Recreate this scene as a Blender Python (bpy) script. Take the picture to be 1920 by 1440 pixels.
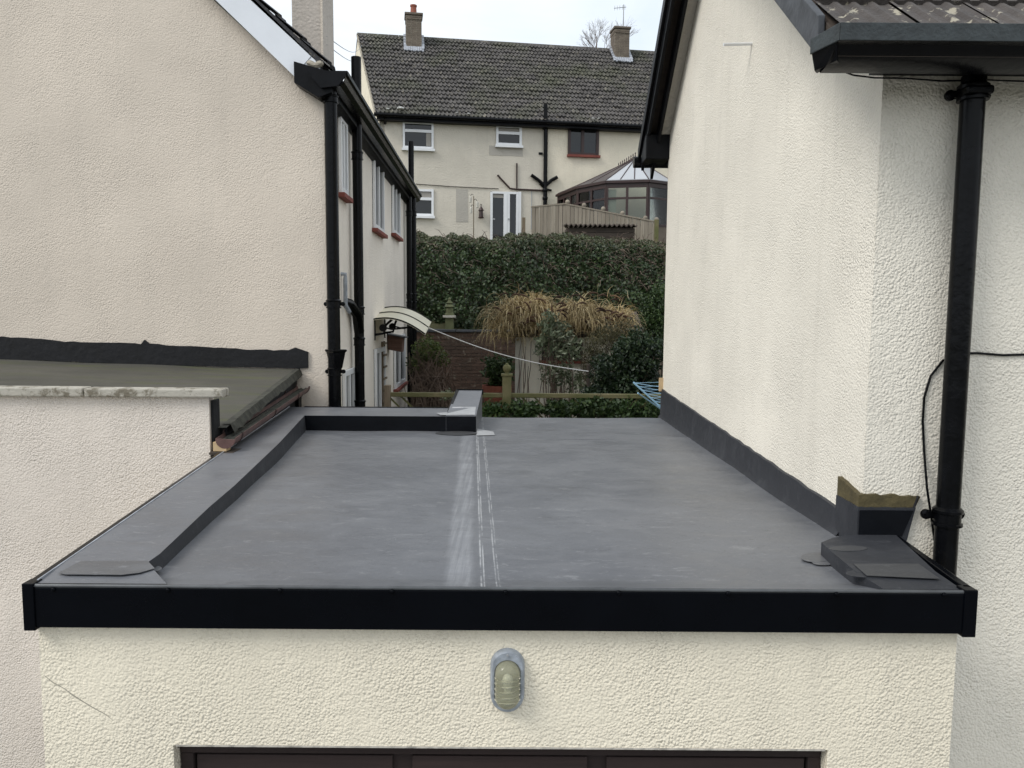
import bpy, bmesh, math, random
import numpy as np
from mathutils import Vector, Matrix
random.seed(7); rng = np.random.default_rng(7)
scene = bpy.context.scene
col = scene.collection
for o in list(bpy.data.objects): bpy.data.objects.remove(o)

# ------------------------------------------------------------------ camera
FPX = 1442.0; PITCH = math.radians(5.3); ROLL = 0.007; EYE = Vector((0, 0, 3.6))
fwd = Vector((0, math.cos(PITCH), -math.sin(PITCH))); r0 = Vector((1, 0, 0)); u0 = Vector((0, math.sin(PITCH), math.cos(PITCH)))
cup = math.cos(ROLL)*u0 - math.sin(ROLL)*r0; crt = math.cos(ROLL)*r0 + math.sin(ROLL)*u0
cd = bpy.data.cameras.new('camera'); cd.sensor_width = 36; cd.lens = FPX/1920*36; cd.clip_end = 2000; cd.clip_start = 0.05
cam = bpy.data.objects.new('camera', cd); col.objects.link(cam); scene.camera = cam
m3 = Matrix((crt, cup, -fwd)).transposed(); cam.matrix_world = Matrix.Translation(EYE) @ m3.to_4x4()

# ------------------------------------------------------------------ sky, sun, exposure
SUN = Vector((-0.63, -0.37, 0.68)).normalized()
world = bpy.data.worlds.new('World'); scene.world = world; world.use_nodes = True
nt = world.node_tree; nt.nodes.clear()
sky = nt.nodes.new('ShaderNodeTexSky'); sky.sky_type = 'NISHITA'; sky.sun_disc = False
sky.sun_elevation = math.asin(SUN.z); sky.sun_rotation = math.atan2(SUN.x, SUN.y)
tc = nt.nodes.new('ShaderNodeTexCoord'); mp = nt.nodes.new('ShaderNodeMapping'); mp.inputs['Scale'].default_value = (1, 1, 2.2)
nz = nt.nodes.new('ShaderNodeTexNoise'); nz.inputs['Scale'].default_value = 3.2; nz.inputs['Detail'].default_value = 6; nz.inputs['Roughness'].default_value = 0.5; nz.inputs['Distortion'].default_value = 0.4
rp = nt.nodes.new('ShaderNodeValToRGB'); rp.color_ramp.elements[0].position = 0.34; rp.color_ramp.elements[1].position = 0.62
rp.color_ramp.elements[0].color = (7.0, 7.8, 8.7, 1); rp.color_ramp.elements[1].color = (9.2, 9.5, 9.7, 1)
mx = nt.nodes.new('ShaderNodeMixRGB'); mx.inputs[0].default_value = 0.93
bg = nt.nodes.new('ShaderNodeBackground'); bg.inputs['Strength'].default_value = 0.1
wo = nt.nodes.new('ShaderNodeOutputWorld'); L = nt.links.new
L(tc.outputs['Generated'], mp.inputs['Vector']); L(mp.outputs[0], nz.inputs['Vector']); L(nz.outputs['Fac'], rp.inputs[0])
L(sky.outputs[0], mx.inputs[1]); L(rp.outputs[0], mx.inputs[2]); L(mx.outputs[0], bg.inputs[0]); L(bg.outputs[0], wo.inputs[0])
sd = bpy.data.lights.new('sun', 'SUN'); sd.energy = 1.5; sd.angle = math.radians(24); sd.color = (1, 0.965, 0.91)
so = bpy.data.objects.new('sun', sd); col.objects.link(so); so.rotation_euler = (-SUN).to_track_quat('-Z', 'Y').to_euler(); so.location = (-20, -10, 30)
scene.view_settings.view_transform = 'Standard'; scene.view_settings.look = 'None'; scene.view_settings.gamma = 1
scene.view_settings.exposure = 0.34
scene.cycles.max_bounces = 6; scene.cycles.diffuse_bounces = 3; scene.cycles.glossy_bounces = 3; scene.cycles.transparent_max_bounces = 6

# ------------------------------------------------------------------ pixel rays (1920x1440 photo)
def ray(px, py): return fwd + crt*((px-960)/FPX) - cup*((py-720)/FPX)
def P(px, py, Y): d = ray(px, py); return EYE + d*(Y/d.y)
def RZ(px, py, Z): d = ray(px, py); return EYE + d*((Z-EYE.z)/d.z)
def PL(px, py, p0, n): d = ray(px, py); return EYE + d*((p0-EYE).dot(n)/d.dot(n))
V = Vector

# ------------------------------------------------------------------ materials
MATS = {}
class NB:
    def __init__(s, name):
        s.m = bpy.data.materials.new(name); s.m.use_nodes = True; s.t = s.m.node_tree; s.b = s.t.nodes['Principled BSDF']
        s.pos = s.t.nodes.new('ShaderNodeNewGeometry')
    def n(s, t, **k):
        x = s.t.nodes.new(t)
        for a, v in k.items(): setattr(x, a, v)
        return x
    def l(s, a, b): s.t.links.new(a, b)
    def coords(s, scale=(1, 1, 1)):
        mpn = s.n('ShaderNodeMapping'); mpn.inputs['Scale'].default_value = scale; s.l(s.pos.outputs['Position'], mpn.inputs[0]); return mpn.outputs[0]
    def noise(s, scale, detail=3, rough=0.5, vec=None, dist=0):
        x = s.n('ShaderNodeTexNoise'); x.inputs['Scale'].default_value = scale; x.inputs['Detail'].default_value = detail; x.inputs['Roughness'].default_value = rough; x.inputs['Distortion'].default_value = dist
        s.l(vec if vec else s.pos.outputs['Position'], x.inputs['Vector']); return x.outputs['Fac']
    def ramp(s, fac, stops):
        x = s.n('ShaderNodeValToRGB'); e = x.color_ramp.elements
        while len(e) < len(stops): e.new(0.5)
        for i, (p, c) in enumerate(stops):
            e[i].position = p; e[i].color = (*c, 1) if hasattr(c, '__len__') else (c, c, c, 1)
        s.l(fac, x.inputs[0]); return x.outputs[0]
    def mix(s, fac, a, b, mode='MIX'):
        x = s.n('ShaderNodeMixRGB', blend_type=mode)
        for i, q in ((0, fac), (1, a), (2, b)):
            if hasattr(q, 'is_output'): s.l(q, x.inputs[i])
            else: x.inputs[i].default_value = q if i == 0 else (*q, 1)
        return x.outputs[0]
    def math(s, op, a, b=0.0, clamp=False):
        x = s.n('ShaderNodeMath', operation=op); x.use_clamp = clamp
        for i, q in ((0, a), (1, b)):
            if hasattr(q, 'is_output'): s.l(q, x.inputs[i])
            else: x.inputs[i].default_value = q
        return x.outputs[0]
    def n_color(s, scale):
        x = s.n('ShaderNodeTexNoise'); x.inputs['Scale'].default_value = scale; x.inputs['Detail'].default_value = 1; s.l(s.pos.outputs['Position'], x.inputs['Vector']); return x.outputs['Color']
    def color(s, c): s.l(c, s.b.inputs['Base Color']) if hasattr(c, 'is_output') else setattr(s.b.inputs['Base Color'], 'default_value', (*c, 1))
    def rough(s, r): s.l(r, s.b.inputs['Roughness']) if hasattr(r, 'is_output') else setattr(s.b.inputs['Roughness'], 'default_value', r)
    def bump(s, h, dist=0.01, strength=1.0, prev=None):
        x = s.n('ShaderNodeBump'); x.inputs['Distance'].default_value = dist; x.inputs['Strength'].default_value = strength
        s.l(h, x.inputs['Height'])
        if prev: s.l(prev, x.inputs['Normal'])
        s.l(x.outputs[0], s.b.inputs['Normal']); return x.outputs[0]

def plain(name, c, rough=0.5, var=0.12, bump=0.0, bscale=60, spec=0.5, vscale=4):
    k = NB(name); f = k.noise(vscale, 5, 0.6)
    k.color(k.mix(k.ramp(f, [(0.3, 0.0), (0.7, 1.0)]), tuple(x*(1-var) for x in c), tuple(min(1, x*(1+var)) for x in c)))
    k.rough(rough); k.b.inputs['Specular IOR Level'].default_value = spec
    if bump: k.bump(k.noise(bscale, 3), bump)
    MATS[name] = k.m; return k.m

def render_mat(name, c, scale=62, depth=0.010, grime=0.25, var=0.07, tint=(0.42, 0.39, 0.34)):
    """roughcast / textured masonry paint"""
    k = NB(name)
    big = k.noise(0.9, 2.5, 0.6); mid = k.noise(6, 3, 0.65); vs = k.noise(1.6, 3, 0.6, k.coords((5, 5, 0.35)))
    a = k.mix(k.ramp(big, [(0.3, 0.0), (0.7, 1.0)]), tuple(x*(1-var) for x in c), tuple(min(1, x*(1+var)) for x in c))
    a = k.mix(k.math('MULTIPLY', k.ramp(mid, [(0.5, 0.0), (0.8, 1.0)]), grime*0.5), a, tint)
    a = k.mix(k.math('MULTIPLY', k.ramp(vs, [(0.52, 0.0), (0.78, 1.0)]), grime), a, tint)
    n1 = k.noise(scale, 1.2, 0.45)
    vo = k.n('ShaderNodeTexVoronoi', feature='F1'); vo.inputs['Scale'].default_value = scale*0.8
    k.l(k.pos.outputs['Position'], vo.inputs['Vector'])
    h = k.math('SUBTRACT', k.math('MULTIPLY', n1, 1.0), k.math('MULTIPLY', vo.outputs['Distance'], 0.9))
    # tint mixed in where the roughcast height noise is low
    a = k.mix(k.math('MULTIPLY', k.ramp(n1, [(0.28, 1.0), (0.44, 0.0)]), 0.12), a, tint)
    k.color(a); k.rough(0.85); k.b.inputs['Specular IOR Level'].default_value = 0.25
    h = k.math('MULTIPLY', h, k.ramp(k.noise(2.3, 2, 0.6), [(0.3, 0.45), (0.7, 1.15)]))
    p = k.bump(k.noise(scale*0.22, 1.5, 0.5), depth*0.9, 0.5)
    k.bump(h, depth, 1.0, p)
    MATS[name] = k.m; return k.m

render_mat('render_cream', (0.835, 0.765, 0.62), 116, 0.0052, 0.16)
render_mat('render_white', (0.84, 0.79, 0.69), 114, 0.0050, 0.16)
render_mat('render_pink', (0.695, 0.615, 0.525), 78, 0.0048, 0.12)
render_mat('render_neighbour', (0.74, 0.67, 0.60), 100, 0.0060, 0.15)
render_mat('render_house_side', (0.84, 0.77, 0.68), 40, 0.006, 0.15)
render_mat('render_far_beige', (0.66, 0.61, 0.52), 22, 0.010, 0.12)
render_mat('render_far_cream', (0.80, 0.73, 0.59), 22, 0.008, 0.10)
render_mat('render_grey_patch', (0.47, 0.44, 0.39), 30, 0.01, 0.2)
render_mat('render_shed', (0.76, 0.71, 0.60), 30, 0.006, 0.35)
render_mat('render_chimney', (0.52, 0.47, 0.42), 30, 0.006, 0.4)
plain('black_trim', (0.0018, 0.0024, 0.004), 0.24, 0.25, spec=0.09)
plain('black_paint', (0.0028, 0.003, 0.0038), 0.27, 0.5, 0.002, 30, spec=0.15, vscale=14)
plain('black_board', (0.0035, 0.004, 0.0055), 0.45, 0.5, 0.003, 12, spec=0.14)
plain('gutter_lip', (0.030, 0.038, 0.041), 0.6, 0.35, 0.003, 90, vscale=20)
plain('bitumen', (0.0055, 0.006, 0.008), 0.85, 0.4, 0.01, 14)
plain('upvc', (0.80, 0.81, 0.82), 0.3, 0.03)
plain('white_board', (0.74, 0.77, 0.82), 0.45, 0.06, vscale=2)
plain('red_sill', (0.20, 0.055, 0.04), 0.8, 0.25, 0.003, 50)
plain('brown_frame', (0.036, 0.017, 0.015), 0.45, 0.2)
plain('brown_gutter', (0.115, 0.062, 0.055), 0.5, 0.4, vscale=9)
plain('lead', (0.36, 0.38, 0.42), 0.55, 0.35, 0.01, 18, vscale=9)
plain('lead_dull', (0.055, 0.06, 0.068), 0.6, 0.4, 0.006, 16, vscale=12)
plain('mortar_dark', (0.15, 0.122, 0.095), 0.95, 0.3, 0.01, 60)
plain('lip', (0.075, 0.08, 0.085), 0.3, 0.3, vscale=9)  # greyer than the black trim: sky highlight on the rounded edge, painted in
plain('crack', (0.33, 0.31, 0.26), 0.9, 0.2)
plain('mortar', (0.42, 0.38, 0.31), 0.95, 0.2, 0.01, 60)
plain('coping', (0.52, 0.50, 0.44), 0.9, 0.15, 0.006, 50)
plain('terracotta', (0.30, 0.10, 0.065), 0.85, 0.2, 0.004, 40)
plain('steel', (0.35, 0.36, 0.37), 0.4, 0.2)
plain('white_cord', (0.75, 0.74, 0.72), 0.6, 0.05)
plain('blue_cord', (0.30, 0.50, 0.66), 0.5, 0.1)
plain('curtain', (0.33, 0.31, 0.28), 0.9, 0.1)
plain('dark_room', (0.02, 0.02, 0.022), 0.9, 0.3)
plain('olive_ply', (0.085, 0.068, 0.03), 0.9, 0.3, 0.004, 60, vscale=18)
plain('raw_wood', (0.52, 0.38, 0.22), 0.8, 0.15, 0.002, 40)
plain('bark', (0.10, 0.075, 0.055), 0.95, 0.3, 0.01, 40)
plain('twig', (0.15, 0.11, 0.085), 0.95, 0.3)
plain('soil', (0.06, 0.045, 0.032), 0.95, 0.3, 0.05, 8)
plain('stone_lamp', (0.11, 0.12, 0.06), 0.95, 0.4, 0.01, 60)
plain('asphalt', (0.22, 0.215, 0.205), 0.9, 0.2, 0.01, 90)
plain('polycarb_cream', (0.74, 0.70, 0.55), 0.35, 0.05)
plain('metal_grey', (0.30, 0.33, 0.37), 0.55, 0.3, 0.003, 50, vscale=25)
plain('bulb', (0.85, 0.85, 0.82), 0.2, 0.02)

k = NB('polycarb_reflecting'); k.color((0.46, 0.475, 0.495)); k.rough(0.16); k.b.inputs['Transmission Weight'].default_value = 0.12; k.b.inputs['Specular IOR Level'].default_value = 0.9; MATS['polycarb_reflecting'] = k.m  # right-hand roof panels: white reflections put into the base colour
k = NB('polycarb_bronze'); k.color((0.13, 0.115, 0.11)); k.rough(0.3); MATS['polycarb_bronze'] = k.m
k = NB('glass'); k.color((0.012, 0.014, 0.016)); k.rough(0.06); k.b.inputs['Specular IOR Level'].default_value = 0.55
k.bump(k.noise(2.5, 1), 0.01, 0.3); MATS['glass'] = k.m
k = NB('clear_glass'); gl = k.n('ShaderNodeBsdfGlossy'); gl.inputs['Roughness'].default_value = 0.03; tr = k.n('ShaderNodeBsdfTransparent'); tr.inputs[0].default_value = (0.82, 0.86, 0.84, 1)
fr = k.n('ShaderNodeFresnel'); fr.inputs[0].default_value = 1.5; ms = k.n('ShaderNodeMixShader'); k.l(fr.outputs[0], ms.inputs[0]); k.l(tr.outputs[0], ms.inputs[1]); k.l(gl.outputs[0], ms.inputs[2])
k.l(ms.outputs[0], k.t.nodes['Material Output'].inputs[0]); MATS['clear_glass'] = k.m
k = NB('lamp_glass'); k.color(k.mix(k.noise(30, 3), (0.55, 0.54, 0.36), (0.72, 0.72, 0.58))); k.rough(0.12); k.b.inputs['Transmission Weight'].default_value = 0.72; k.b.inputs['IOR'].default_value = 1.3; MATS['lamp_glass'] = k.m

# EPDM membrane, with the chalky white adhesive band and roller marks along the lap
S0 = RZ(866, 1090, 2.605); S1 = RZ(878, 822, 2.53)
def membrane(name, c0=(0.112, 0.117, 0.130), c1=(0.156, 0.161, 0.174), band=False, rough=0.39):
    k = NB(name)
    big = k.noise(1.3, 5, 0.6); st = k.noise(1.5, 6, 0.62, k.coords((2.0, 3.2, 2)), 0.6); fine = k.noise(22, 5, 0.7, k.coords((1, 2.2, 1)))
    a = k.mix(k.ramp(big, [(0.3, 0.0), (0.7, 1.0)]), c0, c1)
    a = k.mix(k.math('MULTIPLY', k.ramp(st, [(0.5, 0.0), (0.72, 1.0)]), 0.35), a, (0.215, 0.218, 0.228))
    a = k.mix(k.math('MULTIPLY', k.ramp(st, [(0.28, 1.0), (0.45, 0.0)]), 0.35), a, (0.085, 0.089, 0.101))
    a = k.mix(k.math('MULTIPLY', k.ramp(fine, [(0.58, 0.0), (0.75, 1.0)]), 0.25), a, (0.28, 0.285, 0.30))
    sp = k.noise(7, 6, 0.75, dist=1.0); a = k.mix(k.math('MULTIPLY', k.ramp(sp, [(0.66, 0.0), (0.72, 1.0)]), 0.5), a, (0.26, 0.265, 0.275))
    spd = k.noise(5.3, 6, 0.78, k.coords((1.3, 1, 1)), 1.2); a = k.mix(k.math('MULTIPLY', k.ramp(spd, [(0.28, 1.0), (0.34, 0.0)]), 0.4), a, (0.075, 0.076, 0.082))
    sc1 = k.noise(14, 4, 0.7, k.coords((0.55, 1.6, 1)), 0.8); a = k.mix(k.math('MULTIPLY', k.ramp(sc1, [(0.60, 0.0), (0.66, 1.0), (0.70, 0.0)]), 0.35), a, (0.33, 0.335, 0.345))
    sc2 = k.noise(9, 4, 0.7, k.coords((0.6, 1.5, 1)), 0.6); a = k.mix(k.math('MULTIPLY', k.ramp(sc2, [(0.30, 0.0), (0.34, 1.0), (0.38, 0.0)]), 0.4), a, (0.07, 0.072, 0.08))
    gr = k.noise(75, 2, 0.6); a = k.mix(k.math('MULTIPLY', k.ramp(gr, [(0.66, 0.0), (0.72, 1.0)]), 0.35), a, (0.30, 0.30, 0.30))
    gd2 = k.noise(48, 2, 0.6); a = k.mix(k.math('MULTIPLY', k.ramp(gd2, [(0.27, 1.0), (0.32, 0.0)]), 0.5), a, (0.05, 0.05, 0.05))
    if max(c1) < 0.1: a = k.mix(0.78, a, c1)
    if band:
        sx = k.n('ShaderNodeSeparateXYZ'); k.l(k.pos.outputs['Position'], sx.inputs[0])
        slope = (S1.x-S0.x)/(S1.y-S0.y)
        d = k.math('SUBTRACT', sx.outputs['X'], k.math('ADD', k.math('MULTIPLY', sx.outputs['Y'], slope), S0.x - slope*S0.y))
        wob = k.math('MULTIPLY', k.math('SUBTRACT', k.noise(3.5, 4, 0.6), 0.5), 0.05)
        dw = k.math('ADD', d, wob)
        stre = k.noise(1.0, 5, 0.7, k.coords((60, 1.2, 1))); br = k.noise(2.2, 4, 0.6, k.coords((3, 3, 1)))
        bandm = k.math('MULTIPLY', k.ramp(k.math('ABSOLUTE', k.math('ADD', dw, 0.012)), [(0.035, 1.0), (0.062, 0.0)]), k.ramp(stre, [(0.34, 0.22), (0.68, 1.0)]))
        bandm = k.math('MULTIPLY', bandm, k.ramp(br, [(0.3, 0.45), (0.65, 1.0)]))
        a = k.mix(k.math('MULTIPLY', bandm, 0.6), a, (0.40, 0.41, 0.435))
        for off, w, s_, brk in ((0.072, 0.0026, 0.9, 3.0), (0.083, 0.0022, 0.75, 2.2), (0.128, 0.0022, 0.65, 6.0), (0.139, 0.002, 0.6, 4.5)):
            ln = k.ramp(k.math('ABSOLUTE', k.math('SUBTRACT', k.math('ADD', d, k.math('MULTIPLY', wob, 0.15)), off)), [(w*0.5, 1.0), (w*1.6, 0.0)])
            bk = k.ramp(k.noise(brk, 5, 0.75, k.coords((0.6, 1, 1))), [(0.40, 0.0), (0.54, 1.0)])
            a = k.mix(k.math('MULTIPLY', k.math('MULTIPLY', ln, bk), s_), a, (0.55, 0.56, 0.57))
    k.color(a); k.rough(k.ramp(st, [(0.3, rough-0.06), (0.7, rough+0.14)])); k.b.inputs['Specular IOR Level'].default_value = 0.22 if max(c1) < 0.1 else 0.5
    p = k.bump(k.noise(2.4, 4, 0.6, k.coords((1, 1.6, 1))), 0.012, 0.6); k.bump(k.noise(160, 2), 0.0006, 0.7, p)
    MATS[name] = k.m
membrane('membrane', band=True)
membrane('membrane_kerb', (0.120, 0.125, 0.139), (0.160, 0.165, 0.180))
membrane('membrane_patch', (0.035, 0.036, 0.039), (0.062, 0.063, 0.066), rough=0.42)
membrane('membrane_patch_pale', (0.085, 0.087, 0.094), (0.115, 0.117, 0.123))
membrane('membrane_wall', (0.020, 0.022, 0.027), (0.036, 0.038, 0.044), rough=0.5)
plain('membrane_black', (0.004, 0.0048, 0.007), 0.5, 0.3, 0.004, 10, spec=0.12)
membrane('membrane_glue', (0.30, 0.31, 0.32), (0.46, 0.465, 0.475), rough=0.5)

# mossy felt of the neighbour's flat roof
k = NB('felt'); b_ = k.noise(1.2, 5, 0.65, k.coords((0.7, 2.0, 1))); st = k.noise(8, 5, 0.7, k.coords((0.6, 2, 1)))
a = k.mix(k.ramp(b_, [(0.3, 0.0), (0.7, 1.0)]), (0.055, 0.053, 0.043), (0.098, 0.092, 0.076))
a = k.mix(k.math('MULTIPLY', k.ramp(k.noise(1.7, 5, 0.6, k.coords((0.5, 3, 1))), [(0.5, 0.0), (0.68, 1.0)]), 0.7), a, (0.085, 0.095, 0.035))
a = k.mix(k.math('MULTIPLY', k.ramp(st, [(0.35, 1.0), (0.5, 0.0)]), 0.35), a, (0.05, 0.05, 0.042))
k.color(a); k.rough(0.9); k.bump(k.noise(120, 3), 0.003); MATS['felt'] = k.m
plain('felt_edge', (0.045, 0.045, 0.035), 0.95, 0.5, 0.006, 30, vscale=14)

# lichen-stained coping
k = NB('coping_lichen'); a = k.mix(k.noise(5, 4), (0.36, 0.34, 0.29), (0.52, 0.49, 0.43))
a = k.mix(k.math('MULTIPLY', k.ramp(k.noise(11, 6, 0.75), [(0.49, 0.0), (0.60, 1.0)]), 0.85), a, (0.13, 0.11, 0.075)); k.color(a); k.rough(0.95)
k.bump(k.noise(45, 4), 0.006); MATS['coping_lichen'] = k.m

def tile_mat(name, c0, c1, moss=(0.07, 0.085, 0.03), mossamt=0.5, lich=0.5, ls=7):
    k = NB(name); ri = k.pos.outputs['Random Per Island']
    a = k.mix(ri, c0, c1)
    oi = k.n('ShaderNodeObjectInfo'); a = k.mix(0.5, a, k.mix(oi.outputs['Random'], c0, c1))
    a = k.mix(k.math('MULTIPLY', k.ramp(k.noise(0.55, 5, 0.65), [(0.48, 0.0), (0.68, 1.0)]), mossamt), a, moss)
    a = k.mix(k.math('MULTIPLY', k.ramp(k.noise(3.1, 5, 0.7), [(0.3, 1.0), (0.5, 0.0)]), 0.5), a, tuple(x*0.5 for x in c0))
    a = k.mix(k.math('MULTIPLY', k.ramp(k.noise(ls, 4, 0.65), [(0.585, 0.0), (0.64, 1.0)]), lich), a, (0.36, 0.33, 0.26))
    k.color(a); k.rough(0.9); k.bump(k.noise(40, 4), 0.008); MATS[name] = k.m
tile_mat('tile_far', (0.060, 0.056, 0.055), (0.135, 0.126, 0.120), mossamt=0.45, lich=0.45, ls=5)
tile_mat('tile_near', (0.058, 0.050, 0.047), (0.105, 0.092, 0.085), moss=(0.022, 0.018, 0.016), mossamt=0.75, lich=0.95, ls=16)
tile_mat('tile_dark', (0.022, 0.023, 0.027), (0.05, 0.05, 0.055), lich=0.3)
tile_mat('brick_garden', (0.055, 0.033, 0.025), (0.15, 0.092, 0.066), moss=(0.05, 0.045, 0.032), mossamt=0.6, lich=0.35, ls=9)
tile_mat('brick_chimney', (0.13, 0.105, 0.085), (0.22, 0.18, 0.14), mossamt=0.2, lich=0.3)

def wood(name, c0, c1, green=0.0, axis=2):
    k = NB(name); sc = [22, 22, 22]; sc[axis] = 1.4
    g = k.noise(1, 5, 0.65, k.coords(tuple(sc))); a = k.mix(k.ramp(g, [(0.3, 0.0), (0.7, 1.0)]), c0, c1)
    oi = k.n('ShaderNodeObjectInfo'); a = k.mix(k.math('MULTIPLY', oi.outputs['Random'], 0.5), a, tuple(x*0.62 for x in c0))
    if green: a = k.mix(k.math('MULTIPLY', k.ramp(k.noise(3, 4, 0.6), [(0.35, 0.0), (0.6, 1.0)]), green), a, (0.075, 0.09, 0.022))
    k.color(a); k.rough(0.85); k.bump(g, 0.004); MATS[name] = k.m
wood('fence_far', (0.23, 0.195, 0.15), (0.37, 0.325, 0.26)); wood('fence_green', (0.16, 0.14, 0.07), (0.24, 0.21, 0.11), 0.7)
wood('fence_green_x', (0.16, 0.14, 0.07), (0.26, 0.22, 0.12), 0.65, 0); wood('door_brown', (0.020, 0.012, 0.011), (0.044, 0.026, 0.023), 0, 0)
wood('wood_grey', (0.17, 0.13, 0.09), (0.28, 0.22, 0.16), 0.15); wood('wood_dark', (0.045, 0.035, 0.028), (0.085, 0.065, 0.05), 0, 0); wood('box_brown', (0.10, 0.055, 0.04), (0.16, 0.09, 0.07), 0, 0)

def leaf_mat(name, c0, c1, c2=None, rough=0.5):
    k = NB(name); ri = k.pos.outputs['Random Per Island']
    stops = [(0.0, c0), (0.75, c1)] + ([(1.0, c2)] if c2 else [])
    drift = k.ramp(k.noise(1.5, 3, 0.6), [(0.32, 0.62), (0.68, 1.35)]); lc_ = k.mix(1.0, k.ramp(ri, stops), drift, 'MULTIPLY')
    k.color(lc_); k.rough(rough); k.b.inputs['Subsurface Weight'].default_value = 0.0
    tl = k.n('ShaderNodeBsdfTranslucent'); k.l(lc_, tl.inputs[0]); ms = k.n('ShaderNodeMixShader'); ms.inputs[0].default_value = 0.2
    k.l(k.b.outputs[0], ms.inputs[1]); k.l(tl.outputs[0], ms.inputs[2]); k.l(ms.outputs[0], k.t.nodes['Material Output'].inputs[0]); MATS[name] = k.m
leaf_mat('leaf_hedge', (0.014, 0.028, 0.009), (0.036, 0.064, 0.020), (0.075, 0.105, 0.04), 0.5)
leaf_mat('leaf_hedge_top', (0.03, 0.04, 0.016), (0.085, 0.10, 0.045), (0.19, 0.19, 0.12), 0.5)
leaf_mat('leaf_dark', (0.008, 0.019, 0.009), (0.026, 0.048, 0.02), (0.06, 0.085, 0.035), 0.45)
leaf_mat('leaf_light', (0.045, 0.075, 0.015), (0.11, 0.145, 0.04), (0.17, 0.19, 0.06))
leaf_mat('leaf_mid', (0.02, 0.045, 0.012), (0.055, 0.10, 0.028), (0.11, 0.16, 0.055))
leaf_mat('leaf_silver', (0.075, 0.10, 0.05), (0.21, 0.245, 0.145), (0.40, 0.42, 0.30))
leaf_mat('leaf_olive', (0.045, 0.045, 0.02), (0.095, 0.088, 0.038), (0.15, 0.14, 0.07))
leaf_mat('straw', (0.20, 0.145, 0.075), (0.50, 0.39, 0.20), (0.68, 0.57, 0.35), 0.8)
leaf_mat('seedhead', (0.05, 0.028, 0.018), (0.12, 0.065, 0.04), (0.18, 0.11, 0.06), 0.9)
k = NB('grass_ground'); k.color(k.mix(k.noise(3, 5), (0.035, 0.04, 0.015), (0.075, 0.07, 0.03))); k.rough(0.95); k.bump(k.noise(30, 3), 0.03); MATS['grass_ground'] = k.m

# ------------------------------------------------------------------ mesh helpers
ORG = {}
class MB:
    def __init__(s): s.v = []; s.f = []
    def add(s, vs, fs):
        b = len(s.v); s.v += [Vector(v) for v in vs]; s.f += [tuple(i+b for i in f) for f in fs]; return s
    def box(s, a, b):
        x0, y0, z0 = a; x1, y1, z1 = b
        x0, x1 = min(x0, x1), max(x0, x1); y0, y1 = min(y0, y1), max(y0, y1); z0, z1 = min(z0, z1), max(z0, z1)
        return s.add([(x0,y0,z0),(x1,y0,z0),(x1,y1,z0),(x0,y1,z0),(x0,y0,z1),(x1,y0,z1),(x1,y1,z1),(x0,y1,z1)],
                     [(0,3,2,1),(4,5,6,7),(0,1,5,4),(1,2,6,5),(2,3,7,6),(3,0,4,7)])
    def prism(s, poly, ext):
        """polygon (list of points) extruded by vector"""
        n = len(poly); ext = Vector(ext); p = [Vector(q) for q in poly]
        nor = Vector((0,0,0))
        for i in range(n): nor += p[i].cross(p[(i+1) % n])
        if nor.dot(ext) > 0: p = p[::-1]
        s.add(p + [q+ext for q in p], [tuple(range(n)), tuple(range(2*n-1, n-1, -1))] + [(i, i+n, (i+1) % n + n, (i+1) % n) for i in range(n)])
        return s
    def tube(s, pts, r, n=10, cap=True):
        pts = [Vector(p) for p in pts]; rs = r if hasattr(r, '__len__') else [r]*len(pts)
        b = len(s.v); up = None
        for i, p in enumerate(pts):
            t = (pts[min(i+1, len(pts)-1)] - pts[max(i-1, 0)]).normalized()
            if up is None: up = Vector((0,0,1)) if abs(t.z) < 0.9 else Vector((1,0,0))
            a = t.cross(up); a.normalize(); c = a.cross(t); up = c
            for j in range(n):
                an = 2*math.pi*j/n; s.v.append(p + a*(math.cos(an)*rs[i]) + c*(math.sin(an)*rs[i]))
        for i in range(len(pts)-1):
            for j in range(n):
                k2 = (j+1) % n; s.f.append((b+i*n+j, b+i*n+k2, b+(i+1)*n+k2, b+(i+1)*n+j))
        if cap:
            s.f.append(tuple(b+j for j in range(n-1, -1, -1))); e = b+(len(pts)-1)*n; s.f.append(tuple(e+j for j in range(n)))
        return s
    def lathe(s, c, prof, n=16, axis=V((0,0,1))):
        c = Vector(c); pts = [c + axis*h for _, h in prof]; return s.tube(pts, [r for r, _ in prof], n)
    def grid(s, fn, nu, nv):
        b = len(s.v)
        for i in range(nu+1):
            for j in range(nv+1): s.v.append(Vector(fn(i/nu, j/nv)))
        for i in range(nu):
            for j in range(nv):
                a = b+i*(nv+1)+j; s.f.append((a, a+nv+1, a+nv+2, a+1))
        return s
    def build(s, name, mat, parent=None, smooth=False, bevel=0, label=None, kind=None, origin=None):
        me = bpy.data.meshes.new(name)
        if origin is None:
            lo = Vector([min(v[i] for v in s.v) for i in range(3)]); hi = Vector([max(v[i] for v in s.v) for i in range(3)])
            origin = Vector(((lo.x+hi.x)/2, (lo.y+hi.y)/2, lo.z))
        me.from_pydata([tuple(v-origin) for v in s.v], [], s.f); me.update()
        if isinstance(mat, str): mat = MATS[mat]
        me.materials.append(mat)
        if smooth:
            me.shade_smooth(); me.set_sharp_from_angle(angle=0.7)
        o = link(name, me, parent, origin)
        if bevel:
            bm_ = o.modifiers.new('bevel', 'BEVEL'); bm_.width = bevel; bm_.segments = 2; bm_.limit_method = 'ANGLE'; bm_.angle_limit = 0.7
        if label: o['label'] = label
        if kind: o['kind'] = kind
        return o
def link(name, me, parent, origin):
    o = bpy.data.objects.new(name, me); col.objects.link(o); ORG[o.name] = Vector(origin)
    if parent: o.parent = parent; o.location = Vector(origin) - ORG[parent.name]
    else: o.location = origin
    return o
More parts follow.
